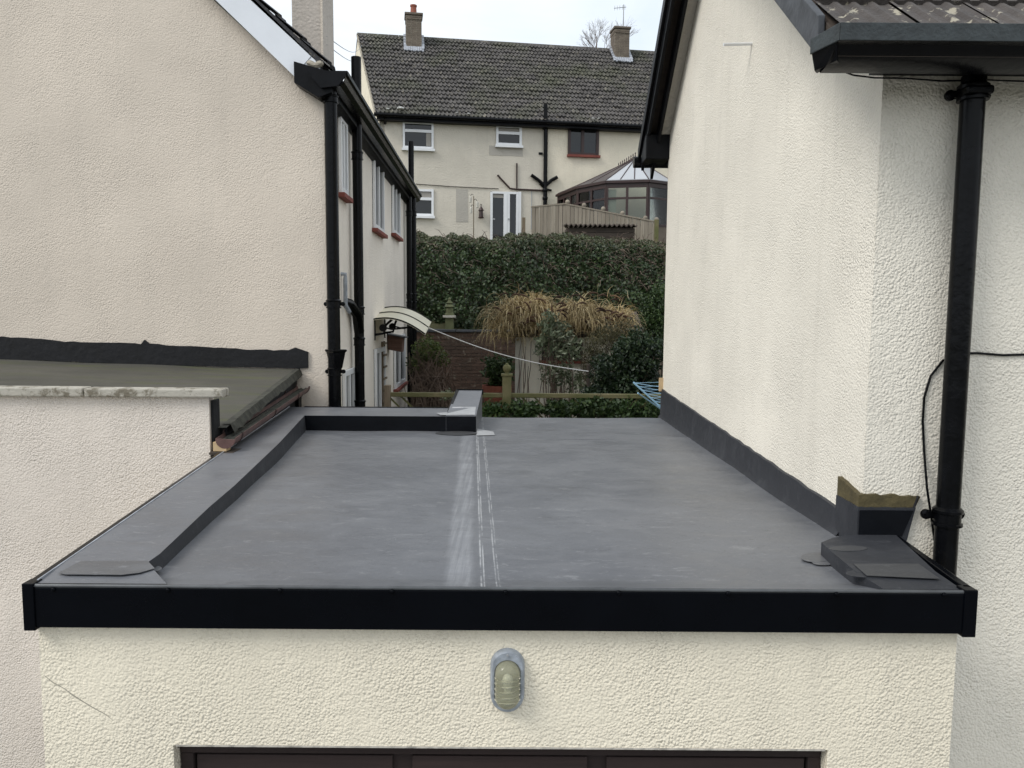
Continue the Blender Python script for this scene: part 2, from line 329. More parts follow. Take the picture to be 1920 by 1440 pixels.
def root(name, loc, label, cat, group=None):
    o = link(name, None, None, Vector(loc)); o.empty_display_size = 0.2; return tag(o, label, cat, group)
def tag(o, label, cat, group=None, kind=None):
    o['label'] = label; o['category'] = cat
    if group: o['group'] = group
    if kind: o['kind'] = kind
    return o
def struct(o): o['kind'] = 'structure'; return o
def copies(name, me, parent, pts): return [link(name, me, parent, p) for p in pts]

def rect_on(p0, n, pts_px):  # pixel list -> points on a plane
    return [PL(x, y, p0, n) for x, y in pts_px]

# leaves: numpy batch of folded quads
def leaves(name, pts, size, mat, parent=None, kind='stuff', aspect=0.6, nor=None, updown=0.0, spread=1.0):
    pts = np.asarray(pts, float); N = len(pts)
    sz = (size[0] + (size[1]-size[0])*rng.random(N))[:, None] if hasattr(size, '__len__') else np.full((N, 1), size)
    d = rng.normal(size=(N, 3)); d[:, 2] -= updown; d /= np.linalg.norm(d, axis=1, keepdims=True)
    n = rng.normal(size=(N, 3))*spread
    if nor is not None: n = n + np.asarray(nor)
    w = np.cross(d, n); w /= np.linalg.norm(w, axis=1, keepdims=True)+1e-9; nn = np.cross(w, d)
    a = pts - d*sz*0.5; b = pts + w*sz*aspect*0.5 + nn*sz*0.10; c = pts + d*sz*0.5; e = pts - w*sz*aspect*0.5 + nn*sz*0.10
    vs = np.stack([a, b, c, e], 1).reshape(-1, 3)
    org = Vector((float(pts[:, 0].mean()), float(pts[:, 1].mean()), float(pts[:, 2].min()))); vs = vs - np.array(org)
    me = bpy.data.meshes.new(name); me.vertices.add(4*N); me.vertices.foreach_set('co', vs.ravel())
    me.loops.add(6*N); me.polygons.add(2*N)
    base = np.arange(N)[:, None]*4; tri = np.concatenate([base + [0, 1, 2], base + [0, 2, 3]], 1).ravel()
    me.loops.foreach_set('vertex_index', tri.astype(np.int32)); me.polygons.foreach_set('loop_start', np.arange(0, 6*N, 3, dtype=np.int32))
    me.update(calc_edges=True); me.validate(); me.materials.append(MATS[mat])
    o = link(name, me, parent, org)
    if kind: o['kind'] = kind
    return o
def blob_pts(c, rad, N, shell=0.55, lump=0.25):
    d = rng.normal(size=(N, 3)); d /= np.linalg.norm(d, axis=1, keepdims=True)
    l = 1 + lump*(np.sin(d[:, 0]*5+c[0]*3)*np.cos(d[:, 2]*6+c[1]) + 0.6*np.sin(d[:, 1]*9 + d[:, 2]*7))
    r = (shell + (1-shell)*rng.random(N)**0.6)*l
    return np.array(c) + d*r[:, None]*np.array(rad)
def stems(mb, base, tips, r=0.012, bend=0.15, n=4, sub=4):
    for t in tips:
        b = Vector(base) + Vector((random.uniform(-.06, .06), random.uniform(-.06, .06), 0)); t = Vector(t)
        off = Vector((random.uniform(-1, 1), random.uniform(-1, 1), random.uniform(0, 1)))*bend*(t-b).length
        pts = [b.lerp(t, i/sub) + off*math.sin(math.pi*i/sub)*0.6 for i in range(sub+1)]
        mb.tube(pts, [r*(1-0.75*i/sub) for i in range(sub+1)], n, cap=False)

# ================================================================== terrain
def tz(x, y):
    if y < 4.5: return 0.0
    if y < 7.6: return 1.05*(y-4.5)/3.1
    if y < 17.02: return 1.05 + 0.5*(y-7.6)/9.4
    if y < 17.2: return 1.55 + 1.65*(y-17.02)/0.18
    if y < 23: return 3.2 + 2.0*(y-17.2)/5.8
    if y < 30: return 5.2 + 1.2*(y-23)/7
    if y < 70: return 6.4 + 1.6*(y-30)/40
    return 8.0
xs = [-600, -120, -40, -20, -10, -6, -3, 0, 3, 6, 10, 20, 40, 120, 600]
ys = [-600, -100, -20, 0, 2.5, 4.5, 6, 7.6, 10, 13, 17.02, 17.2, 19, 21, 23, 26, 30, 40, 70, 150, 400, 1200]
g = MB()
for x in xs:
    for y in ys: g.v.append(Vector((x, y, tz(x, y))))
ny = len(ys)
for i in range(len(xs)-1):
    for j in range(ny-1): a = i*ny+j; g.f.append((a, a+ny, a+ny+1, a+1))
struct(g.build('ground', 'grass_ground'))
struct(MB().grid(lambda u, v: (-9+18*u, -9+12.6*v, 0.006), 2, 2).build('driveway', 'asphalt'))

# ================================================================== garage under the new flat roof
ZF = 2.64
FY = RZ(948, 1102, ZF).y                       # fascia plane
xl0, xr0 = P(42, 1140, FY).x, P(1833, 1140, FY).x
zfb = P(948, 1183, FY).z
YW = FY + 0.045
gx0, gx1 = P(78, 1300, YW).x, P(1788, 1300, YW).x
garage = root('garage', ((gx0+gx1)/2, YW, 0.0), 'cream roughcast garage with a new dark grey flat roof and black fascia', 'garage')
YN = RZ(392, 850, ZF).y                        # neighbour garage front wall
KA = RZ(60, 1097, ZF); KB = RZ(540, 763, 2.67)  # outer left edge
YB = RZ(1060, 782.5, 2.52).y                   # rear edge of deck
dz0, dz1 = P(325, 1402, YW), P(1552, 1402, YW)
dx0, dx1, dtop = dz0.x, dz1.x, (dz0.z+dz1.z)/2
w = MB()   # front wall with door opening, as one slab with reveals
w.box((gx0, YW, 0), (dx0, YW+0.22, dtop)); w.box((dx1, YW, 0), (gx1, YW+0.22, dtop)); w.box((gx0, YW, dtop), (gx1, YW+0.22, zfb+0.10))
bm = bmesh.new()
fw = w.build('front_wall', 'render_cream', garage)
sw = MB(); sw.prism([(gx0+0.002, YW+0.22, 0), (gx0+0.2, YW+0.22, 0), (KB.x+0.25, KB.y-0.05, 0), (KB.x+0.05, KB.y-0.05, 0)], (0, 0, zfb+0.05)); sw.build('side_wall', 'render_cream', garage)
MB().box((KB.x+0.3, YB-0.25, 0.5), (1.5, YB-0.04, 2.40)).build('rear_wall', 'render_cream', garage)
MB().box((gx1-0.2, YW+0.22, 0), (gx1-0.002, 3.36, zfb+0.05)).build('side_wall', 'render_cream', garage)
# deck
def xleft(y): return KA.x + (KB.x-KA.x)*(y-KA.y)/(KB.y-KA.y)
def deck_z(y):
    if y < FY+0.20: return ZF - 0.004 - 0.045*max(0, (y-FY))/0.20
    return 2.591 - 0.075*(y-FY-0.20)/(YB-FY-0.20)
rowsY = [FY+0.012, FY+0.06, FY+0.13, FY+0.20, FY+0.23] + list(np.linspace(FY+0.27, YB, 40))
d = MB(); NX = 46
for yy in rowsY:
    a = xleft(yy)+0.03; b = (xr0-0.05) if yy < 3.28 else 1.70
    for i in range(NX+1):
        x = a+(b-a)*i/NX; nzv = 0.0035*math.sin(x*2.3+yy*1.7)*math.sin(yy*2.9+x)+0.002*math.sin(7*x+yy*3) if yy > FY+0.21 else 0
        d.v.append(Vector((x, yy, deck_z(yy)+nzv)))
for j in range(len(rowsY)-1):
    for i in range(NX): a = j*(NX+1)+i; d.f.append((a, a+1, a+NX+2, a+NX+1))
deck = d.build('roof_membrane', 'membrane', garage, smooth=True)
MB().box((-1.55, FY+0.05, 2.40), (1.45, YB-0.03, 2.49)).build('roof_board', 'wood_dark', garage)
MB().box((-0.36, YB-0.03, 2.30), (1.66, YB+0.012, 2.508)).build('rear_trim', 'black_trim', garage)
# front fascia, its top lip, corner caps, screw heads
fa = MB(); fa.box((xl0+0.03, FY, zfb), (xr0-0.03, FY+0.012, ZF-0.012)); fascia = fa.build('fascia', 'black_trim', garage, bevel=0.003)
MB().tube([(xl0+0.03, FY+0.006, ZF-0.006), (xr0-0.03, FY+0.006, ZF-0.006)], 0.0068, 10).build('trim_lip', 'lip', garage, smooth=True)
MB().box((xl0+0.035, FY+0.013, zfb+0.002), (xr0-0.035, YW-0.002, zfb+0.02)).build('soffit_strip', 'black_trim', garage)
for x0, x1 in ((42, 64), (1808, 1833)):
    a, b = P(x0, 1140, FY-0.006).x, P(x1, 1140, FY-0.006).x
    MB().box((a, FY-0.006, zfb-0.010), (b, FY+0.05, ZF+0.004)).build('corner_cap', 'black_trim', garage, bevel=0.003)
sc = MB().lathe((0, 0, 0), [(0.0085, 0), (0.008, 0.004), (0.005, 0.007)], 10, V((0, -1, 0)))
me = bpy.data.meshes.new('screw'); me.from_pydata([tuple(v) for v in sc.v], [], sc.f); me.materials.append(MATS['black_trim']); me.shade_smooth()
copies('screw', me, garage, [P(x, 1110 + (x-948)*0.006, FY-0.0005) for x in (100, 315, 525, 735, 948, 1160, 1365, 1568, 1770)])
# side trims
def strip(name, a, b, w_, h, mat, par, side=1, **k):
    """rectangular bar from a to b (top outer edge), width towards +side"""
    a, b = Vector(a), Vector(b); t = (b-a); nrm = Vector((t.y, -t.x, 0)).normalized()*side
    return MB().prism([a, a+nrm*w_, a+nrm*w_-V((0, 0, h)), a-V((0, 0, h))], t).build(name, mat, par, **k)
strip('side_trim', (xl0+0.006, FY+0.03, ZF+0.002), (KB.x-0.02, KB.y, 2.675), 0.028, 0.15, 'black_trim', garage, 1, bevel=0.004)
TR0 = V((xr0-0.035, FY+0.03, ZF+0.004)); TR1 = RZ(1692, 1020, ZF+0.004); TR1.y = 3.30
strip('side_trim', TR0, (TR1.x+0.02, 3.30, ZF+0.004), 0.03, 0.15, 'black_trim', garage, 1, bevel=0.004)
strip('trim_highlight', (xl0+0.037, FY+0.03, ZF+0.007), (KB.x+0.012, KB.y, 2.68), 0.005, 0.01, 'lead', garage, 1)  # grey strip added to draw the highlight along the trim's inner side
# left raised kerb: top sheet and face
ti = [(276, 1055), (300, 1038), (393, 950), (440, 910), (523, 831), (571, 779)]
def kz(y): return 2.645 + 0.025*(y-FY)/(KB.y-FY)
def onkerb(px, py):
    z = 2.65
    for _ in range(4): q = RZ(px, py, z); z = kz(q.y)
    return q
inner = [onkerb(*p) for p in ti]
FL_ = RZ(322, 1090, ZF-0.006); kt = MB(); outer = [V((xleft(q.y)+0.0, q.y, kz(q.y))) for q in inner]
kt.v += [V((xl0+0.036, FY+0.02, ZF-0.002)), V((FL_.x, FY+0.02, ZF-0.002))]
for a, b in zip(outer, inner): kt.v += [a, b]
for i in range(len(inner)): kt.f.append((2*i, 2*i+1, 2*i+3, 2*i+2))
# back strip runs right to the raised end block
KY0 = inner[-1].y; KY1 = KB.y
brx = P(893, 775, KY0).x
b0 = len(kt.v); kt.v += [V((xleft(KY1), KY1, kz(KY1))), V((brx, KY1, kz(KY1))), V((brx, KY0, kz(KY0))), V((inner[-1].x, KY0, kz(KY0))), V((xleft(KY0)+0.02, KY0, kz(KY0)))]
kt.f.append((b0, b0+4, b0+3, b0+2, b0+1))
kt.build('kerb_top', 'membrane_kerb', garage)
fcm = MB(); fcm.v += [V((FL_.x, FY+0.02, ZF-0.001)), V((FL_.x+0.004, FY+0.02, ZF-0.012))]
for q in inner: fcm.v += [q+V((0.001, 0, 0.0)), V((q.x+0.014, q.y-0.003, deck_z(q.y)-0.004))]
for i in range(len(inner)): fcm.f.append((2*i, 2*i+1, 2*i+3, 2*i+2))
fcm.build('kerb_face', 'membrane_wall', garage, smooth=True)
MB().box((inner[-1].x, KY0-0.002, deck_z(KY0)-0.005), (brx, KY0+0.03, kz(KY0)-0.002)).build('kerb_face', 'membrane_black', garage)
MB().box((xleft(KY1)+0.16, KY1-0.01, 2.50), (P(840, 763, KY1).x, KY1+0.03, kz(KY1)+0.006)).build('rear_trim', 'black_trim', garage)
# raised end block running back
bl0, bl1 = P(838, 770, KY0+0.1).x, brx
b2l, b2r = P(858, 732, YB).x, P(904, 732, YB).x; zt2 = P(880, 732, YB).z
blk = MB(); zb = deck_z(YB)-0.02
f0, f1 = V((bl0, KY0-0.004, kz(KY0)+0.006)), V((bl1, KY0-0.004, kz(KY0)+0.012)); h0, h1 = V((b2l, YB, zt2)), V((b2r, YB, zt2))
m0, m1 = f0.lerp(h0, 0.28)+V((0, 0, 0.004)), f1.lerp(h1, 0.28)+V((0, 0, 0.004))
dn = lambda q: V((q.x, q.y, deck_z(min(q.y, YB))-0.004))
blk.add([f0, f1, m1, h1, h0, m0, dn(f0), dn(f1), dn(m1), dn(h1), dn(h0), dn(m0)],
        [(0, 1, 2, 5), (5, 2, 3, 4), (0, 6, 7, 1), (1, 7, 8, 2), (2, 8, 9, 3), (3, 9, 10, 4), (4, 10, 11, 5), (5, 11, 6, 0)])
blk.build('raised_kerb_end', 'membrane_kerb', garage)
MB().box((f0.x+0.002, KY0-0.009, deck_z(KY0)-0.004), (f1.x-0.001, KY0-0.005, f0.z-0.004)).build('kerb_end_patch', 'membrane_black', garage)
gp = MB().add([f0+V((-0.10, 0.16, 0.004)), f0+V((-0.05, 0.02, 0.004)), f1+V((-0.01, 0.01, 0.005)), m1+V((-0.02, 0, 0.005)), m0+V((0.03, 0, 0.006)), f0+V((-0.0, 0.22, 0.006))], [(0, 1, 2, 3, 4, 5)]); gp.build('glue_patch', 'membrane_glue', garage)
strip('rear_trim', h0+V((-0.03, -0.9, -0.10)), h0+V((-0.015, 0.0, 0.008)), 0.028, 0.05, 'black_trim', garage, 1)
strip('rear_trim', h0+V((-0.01, 0.0, 0.012)), h1+V((0.012, 0.0, 0.012)), 0.02, 0.06, 'black_trim', garage, -1)
# right raised kerb by the corner of the white house
ri = [RZ(1540, 1017, ZF+0.006), RZ(1553, 1029, ZF+0.006), RZ(1605, 1072, ZF+0.004)]
rk = MB(); zt = ZF+0.006
pr = [ri[0], ri[1], ri[2], V((ri[2].x+0.03, FY+0.03, ZF-0.006)), V((xr0-0.04, FY+0.03, ZF-0.006)), V((xr0-0.05, ri[2].y, zt)), V((TR1.x+0.05, 3.36, zt)), RZ(1562, 1008, zt)]
rk.add(pr + [V((p.x, p.y, deck_z(p.y)-0.006)) for p in pr], [(0, 1, 2, 5, 6, 7), (2, 3, 4, 5)] + [(i, (i+1) % 8, (i+1) % 8+8, i+8) for i in range(8)])
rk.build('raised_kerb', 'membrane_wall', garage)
def patch(px, z, mat, name='corner_patch', lift=0.006):
    pts = [RZ(x, y, z) for x, y in px]; pts = [V((p.x, p.y, max(z, deck_z(p.y))+lift)) for p in pts]
    return MB().prism(pts, (0, 0, 0.002)).build(name, mat, garage)
def oval(cx, cy, rx, ry, n=18, a0=0, a1=360): return [(cx+rx*math.cos(math.radians(a0+(a1-a0)*i/n)), cy+ry*math.sin(math.radians(a0+(a1-a0)*i/n))) for i in range(n+(0 if a1-a0 == 360 else 1))]
patch([(152, 1052), (277, 1052), (290, 1066), (262, 1074), (228, 1078), (122, 1077), (110, 1074)], 2.648, 'membrane_patch_pale', lift=-0.0008)
patch(oval(274, 1071, 30, 7), 2.60, 'membrane_patch_pale', lift=0.010)
patch(oval(1530, 1046, 28, 9), 2.59, 'membrane_patch_pale', lift=0.001)
patch(oval(1545, 1055, 22, 5), 2.59, 'membrane_patch_pale', 'glue_patch', lift=0.0)
patch(oval(1635, 1076, 50, 8), 2.64, 'membrane_wall', lift=0.001)
patch([(1600, 1058), (1722, 1058), (1762, 1086), (1625, 1080)], ZF+0.006, 'membrane_patch', lift=0.0005)
patch(oval(1590, 1029, 36, 5), ZF+0.006, 'membrane_patch', lift=0.0005)
patch(oval(856, 815, 40, 4), 2.525, 'membrane_patch', lift=0.004)
patch([(895, 806), (925, 812), (928, 819), (893, 820)], 2.525, 'membrane_glue', 'glue_patch', lift=0.004)
# seam laps: thin sheet edges standing a few mm proud
def lap(p, q, w_, t, mat='membrane'):
    a, b = RZ(*p, 2.56), RZ(*q, 2.56); a = V((a.x, a.y, deck_z(a.y)+t)); b = V((b.x, b.y, deck_z(b.y)+t)); return strip('membrane_lap', a, b, w_, t+0.002, mat, garage, 1)
lap((905, 817), (1290, 815), 0.10, 0.003)
# dark brown door behind the opening
door = MB()
dp = YW+0.045
for a, b, c, e in ((dx0, dx1, dtop-0.055, dtop-0.004),): MB().box((a+0.003, dp, c), (b-0.003, dp+0.08, e)).build('door_frame', 'door_brown', garage, bevel=0.003)
for a, b in ((dx0+0.003, dx0+0.05), (dx1-0.05, dx1-0.003)): MB().box((a, dp+0.004, 0), (b, dp+0.08, dtop-0.058)).build('door_frame', 'door_brown', garage, bevel=0.003)
gd = MB().box((dx0+0.053, dp+0.03, 0.02), (dx1-0.053, dp+0.06, dtop-0.06)).build('garage_door', 'door_brown', garage)
xm0, xm1 = P(1102, 1430, dp).x, P(1138, 1430, dp).x
for a, b in ((dx0+0.06, P(735, 1430, dp).x), (P(772, 1430, dp).x, xm0), (xm1, dx1-0.06)):
    for kk in range(10):
        zt_ = dtop-0.068-kk*0.2
        if zt_-0.19 > 0.02: MB().box((a, dp+0.012, zt_-0.194), (b, dp+0.03, zt_)).build('door_panel', 'door_brown', gd, bevel=0.003)
MB().box((dx0+0.01, YW-0.002, dtop-0.003), (dx1-0.01, YW+0.05, dtop+0.004)).build('lintel_bead', 'render_grey_patch', garage)

cp = [(84, 1268), (100, 1282), (120, 1291), (138, 1303), (160, 1317), (176, 1328), (198, 1338), (214, 1352)]
MB().tube([P(x+random.uniform(-2, 2), y+random.uniform(-2, 2), YW) for x, y in cp], [0.001, .002, .0015, .0025, .0018, .002, .0014, .0006], 5).build('hairline_crack', 'crack', garage)
# bulkhead wall lamp
lc = P(951.5, 1273, YW); LW, LH = 0.058, 0.113
lamp = root('wall_lamp', (lc.x, YW, lc.z-LH), 'oval grey bulkhead lamp with ribbed glass above the garage door', 'lamp')
def stad(wd, ht, n=14):
    r = wd; s = max(ht-wd, 0.0); out = []
    for i in range(n+1): a = math.pi*i/n; out.append((r*math.cos(a), s+r*math.sin(a)))
    for i in range(n+1): a = math.pi+math.pi*i/n; out.append((r*math.cos(a), -s+r*math.sin(a)))
    return out
def loft(levels, mat, name, par, cap0=False, cap1=True, cz=0.0):
    mb = MB(); N = None
    for (wd, ht, dy, oz) in levels:
        ring = stad(wd, ht); N = len(ring); mb.v += [V((lc.x+a, YW-dy, lc.z+b+oz)) for a, b in ring]
    for j in range(len(levels)-1):
        for i in range(N): k2 = (i+1) % N; mb.f.append((j*N+i, j*N+k2, (j+1)*N+k2, (j+1)*N+i))
    if cap1: mb.f.append(tuple((len(levels)-1)*N+i for i in range(N)))
    return mb.build(name, mat, par, smooth=True)
loft([(LW+0.004, LH+0.004, -0.001, 0), (LW+0.002, LH+0.002, 0.012, 0), (LW, LH, 0.022, 0), (LW-0.004, LH-0.004, 0.027, 0), (0.047, 0.090, 0.026, -0.008), (0.045, 0.088, 0.012, -0.008)], 'metal_grey', 'lamp_housing', lamp, cap1=False)
loft([(0.045, 0.088, 0.006, -0.008), (0.01, 0.05, 0.0062, -0.008)], 'coping', 'reflector', lamp)
lev = [(0.0445, 0.087, 0.012, -0.008), (0.0445, 0.087, 0.030, -0.008), (0.042, 0.084, 0.045, -0.008), (0.036, 0.077, 0.056, -0.008), (0.026, 0.066, 0.063, -0.008), (0.012, 0.05, 0.066, -0.008)]
gls = loft(lev, 'lamp_glass', 'lamp_glass', lamp)
for zz in (0.028, 0.008, -0.012, -0.032, -0.052):
    MB().tube([V((lc.x+0.0445*math.sin(t), YW-0.022-0.045*math.cos(t), lc.z+zz-0.008)) for t in np.linspace(-1.35, 1.35, 15)], 0.0032, 6).build('glass_rib', 'lamp_glass', gls, smooth=True)
MB().lathe((lc.x, YW-0.022, lc.z-0.03), [(0.010, 0), (0.013, 0.02), (0.018, 0.04), (0.014, 0.055), (0.004, 0.062)], 12).build('bulb', 'bulb', lamp, smooth=True)
MB().lathe((lc.x, YW-0.026, lc.z+LH-0.012), [(0.005, 0), (0.004, 0.004)], 10, V((0, -1, 0))).build('screw', 'steel', lamp)

# ================================================================== white house on the right
Q0 = RZ(1612, 1018, 2.60); Q1 = RZ(1241, 782, 2.515)
HY = Q0.y; sdir = (Q1-Q0); sdir.z = 0; sdir.normalize(); sn = V((-sdir.y, sdir.x, 0));  sn = sn if sn.x < 0 else -sn
Q1b = Q0 + sdir*((Q1-Q0).length); 
whouse = root('white_house', (Q0.x+3, HY+2, 0.0), 'white roughcast house with black downpipe and black gutter on the right', 'house')
def onW(px, py): return PL(px, py, Q0, sn)
zfe = P(1700, 126, HY).z                         # front eaves at wall
rk0, rk1 = onW(1243, 300), onW(1305, 0)
slope = (rk1.z-rk0.z)/(rk0.y-rk1.y)
OH = 0.36; ye = HY-OH
GZ = P(1700, 45, ye-0.06).z
zfr = GZ-0.115 + slope*OH                         # roof plane at the front wall
yr = (rk0.z - zfr + slope*(rk0.y+HY))/(2*slope); zr = zfr + slope*(yr-HY)
def wl(y): return Q0.x + sdir.x/sdir.y*(y-HY)
YE = Q1.y
gab = [V((wl(HY), HY, 0)), V((wl(YE), YE, 0)), V((wl(YE), YE, rk0.z-slope*(YE-rk0.y))), V((wl(yr), yr, zr)), V((wl(HY), HY, zfr))]
MB().prism(gab, (0.25, 0, 0)).build('gable_wall', 'render_white', whouse)
MB().box((wl(HY)+0.001, HY-0.001, 0), (6.5, HY+0.22, zfr-0.02)).build('front_wall', 'render_white', whouse)
MB().box((wl(YE)+0.22, YE-0.22, 0.8), (6.5, YE-0.01, gab[2].z)).build('rear_wall', 'render_white', whouse)
# roof slabs (front and back slopes) with a black verge board
th = math.atan(slope); nF = V((0, -math.sin(th), math.cos(th))); upF = V((0, math.cos(th), math.sin(th)))
def rpt(y, x, off=0.0, front=True):
    z = zfr+slope*(y-HY) if front else gab[2].z+slope*(YE-y)
    return V((x, y, z+off))
xv = P(1578, 48, ye-0.05).x
MB().prism([rpt(ye, xv, 0.02), rpt(yr, xv, 0.02), rpt(yr, xv, 0.10), rpt(ye, xv, 0.10)], (5.2, 0, 0)).build('roof_slab', 'wood_dark', whouse)
yb2 = YE+0.30
MB().prism([rpt(yb2, wl(YE)-0.20, 0.02, False), rpt(yr, wl(yr)-0.20, 0.02, False), rpt(yr, wl(yr)-0.20, 0.10, False), rpt(yb2, wl(YE)-0.20, 0.10, False)], (5.2, 0, 0)).build('roof_slab', 'wood_dark', whouse)
# verge boards
def verge(y0, y1, front, x0f, zlo, zhi, mat, nm, thick=0.03):
    return MB().prism([rpt(y0, x0f(y0), zlo, front), rpt(y1, x0f(y1), zlo, front), rpt(y1, x0f(y1), zhi, front), rpt(y0, x0f(y0), zhi, front)], (thick, 0, 0)).build(nm, mat, whouse, bevel=0.004)
verge(ye+0.09, yr, True, lambda y: xv-0.035, -0.02, 0.13, 'lead_dull', 'verge_board')
verge(yb2, yr, False, lambda y: wl(y)-0.23, -0.12, 0.05, 'black_board', 'verge_board')
verge(yb2+0.03, yr, False, lambda y: wl(y)-0.265, 0.0, 0.13, 'black_board', 'verge_board')
verge(yb2+0.02, yr, False, lambda y: wl(y)-0.13, -0.19, -0.02, 'black_board', 'verge_board')
verge(YE-0.05, yr, False, lambda y: wl(y)-0.10, -0.10, -0.02, 'render_grey_patch', 'soffit', 0.10)
MB().box((wl(YE)-0.24, YE-0.06, gab[2].z-0.30), (wl(YE)+0.0, YE+0.22, gab[2].z-0.05)).build('eaves_box', 'black_board', whouse, bevel=0.01)
gq = rpt(yb2, 0, -0.02, False)
MB().tube([V((wl(YE)-0.30, yb2+0.06, gq.z)), V((6, yb2+0.06, gq.z))], 0.06, 12).build('gutter', 'black_paint', whouse, smooth=True)
# near tiles, each one an object
def tile_mesh(name, ux, uy, nn, w_, L_, mat, prof, lift=0.022, thick=0.016):
    me = bpy.data.meshes.new(name); vs = []; fs = []; n = len(prof)
    for (yy, zz) in ((0, lift), (L_, 0.0)):
        for (u, h) in prof: vs.append(ux*(u*w_) + uy*yy + nn*(zz+h))
    for (u, h) in prof: vs.append(ux*(u*w_) + nn*(lift+h-thick))
    for i in range(n-1): fs.append((i, i+1, n+i+1, n+i)); fs.append((2*n+i, 2*n+i+1, i+1, i))
    me.from_pydata([tuple(v) for v in vs], [], fs); me.update(); me.materials.append(MATS[mat]); return me
ribs = []
for q in range(4):
    b_ = q/4
    ribs += [(b_, 0.012), (b_+0.05, 0.012), (b_+0.085, 0.0), (b_+0.205, 0.0)]
ribs.append((1.0, 0.006))
TW, TL = 0.295, 0.345
tm = tile_mesh('roof_tile', V((1, 0, 0)), upF, nF, TW*0.995, TL*1.12, 'tile_near', ribs, 0.024, 0.02)
roofW = MB().box((xv, yr-0.1, zr+0.06), (xv+5.2, yr+0.1, zr+0.17)).build('ridge', 'tile_near', whouse, bevel=0.04)
base = rpt(ye-0.03, xv+0.005, 0.105)
nrow = int(((yr-ye)/math.cos(th))/TL)
copies('roof_tile', tm, whouse, [base + V((TW*c, 0, 0)) + upF*(TL*r) + nF*random.uniform(-.002, .003) for r in range(nrow) for c in range(16)])
# front gutter: moulded section with heavy lip and returned end
gl0 = P(1574, 60, ye-0.06)
gy = ye-0.06; glx = gl0.x; zl = P(1700, 77, gy).z
sec = [(gy, GZ), (gy, zl), (gy+0.03, zl-0.003), (gy+0.038, zl-0.013), (gy+0.05, zl-0.026), (gy+0.066, zl-0.038), (gy+0.088, zl-0.049), (gy+0.115, zl-0.057), (gy+0.142, zl-0.061), (gy+0.17, zl-0.063), (gy+0.17, GZ-0.01), (gy+0.15, GZ-0.01), (gy+0.15, zl-0.045), (gy+0.03, zl+0.01), (gy+0.012, GZ)]
mbg = MB().prism([V((glx, a, b)) for a, b in sec], (4.9, 0, 0)); gut = mbg.build('gutter', 'black_paint', whouse, smooth=True)
lipm = MB().box((glx+0.001, gy-0.006, zl), (glx+4.9, gy-0.0005, GZ+0.003)).build('gutter_lip', 'gutter_lip', gut, bevel=0.002)
MB().prism([V((glx-0.002, gy-0.006, zl)), V((glx-0.052, gy+0.14, zl-0.003)), V((glx-0.052, gy+0.14, GZ-0.006)), V((glx-0.002, gy-0.006, GZ+0.003))], (0.006, 0.006, 0)).build('gutter_return', 'gutter_lip', gut, bevel=0.002)
MB().prism([V((glx-0.004, gy+0.01, zl+0.012)), V((glx-0.045, gy+0.145, zl+0.010)), V((glx-0.02, gy+0.17, zl-0.055)), V((glx+0.02, gy+0.06, zl-0.05))], (0.02, 0.03, 0)).build('gutter_end', 'black_board', gut)
MB().box((wl(HY)-0.05, ye+0.10, zfe-0.03), (6.4, ye+0.13, zfe+0.02)).build('fascia', 'black_board', whouse)
MB().box((wl(HY)-0.06, ye+0.12, zfe-0.035), (6.4, HY-0.002, zfe-0.002)).build('soffit', 'black_board', whouse)
# near downpipe
DP = HY-0.085
dt, db_ = P(1815, 190, DP), P(1779, 1060, DP); px_ = (dt.x+db_.x)/2
pipe = MB().tube([(px_, DP, 0.05), (px_, DP, zfe-0.06)], 0.047, 20).build('downpipe', 'black_paint', whouse, smooth=True, label='thick black round downpipe')
def collar(par, x, y, z, r, ears=True, mat='black_paint', h=0.07, wallx=None):
    MB().lathe((x, y, z), [(r, 0), (r+0.013, 0.002), (r+0.013, 0.012), (r+0.006, 0.016), (r+0.006, h-0.016), (r+0.013, h-0.012), (r+0.014, h), (r, h+0.012)], 20).build('collar', mat, par, smooth=True)
    if ears:
        for s in (-1, 1):
            MB().lathe((x+s*(r+0.025), y+0.045, z+h*0.55), [(0.022, 0), (0.022, 0.012), (0.012, 0.016), (0.011, 0.026)], 12, V((0, -1, 0))).build('bracket', mat, par, smooth=True)
        MB().box((x-r-0.025, y+0.02, z+h*0.35), (x+r+0.025, y+0.05, z+h*0.8)).build('bracket', mat, par)
collar(pipe, px_, DP, P(1779, 985, DP).z, 0.047)
collar(pipe, px_, DP, P(1812, 190, DP).z, 0.047, h=0.06)
MB().box((px_-0.055, DP-0.06, P(1812, 188, DP).z+0.012), (px_+0.055, DP+0.05, P(1812, 165, DP).z)).build('socket', 'black_paint', pipe, bevel=0.012)
# upstand flashing along the gable wall and round the corner
zf0 = onW(1580, 958).z; zf1 = onW(1241, 729).z
Ya, Yb = onW(1584, 990).y, YE-0.005
def wf(y, off): return wl(y)-off
fl = MB()
nS = 40
for i in range(nS+1):
    y = Ya+(Yb-Ya)*i/nS; zt_ = zf0+(zf1-zf0)*i/nS + random.uniform(-.005, .005)
    fl.v += [V((wf(y, 0.016), y, zt_)), V((wf(y, 0.02+random.uniform(0, .003)), y, deck_z(y)+0.03)), V((wf(y, 0.045), y, deck_z(y)-0.004)), V((wf(y, -0.01), y, zt_+0.006))]
for i in range(nS):
    a = 4*i; fl.f += [(a, a+4, a+5, a+1), (a+1, a+5, a+6, a+2), (a+3, a+7, a+4, a)]
fl.build('wall_flashing', 'membrane_wall', whouse, smooth=True)
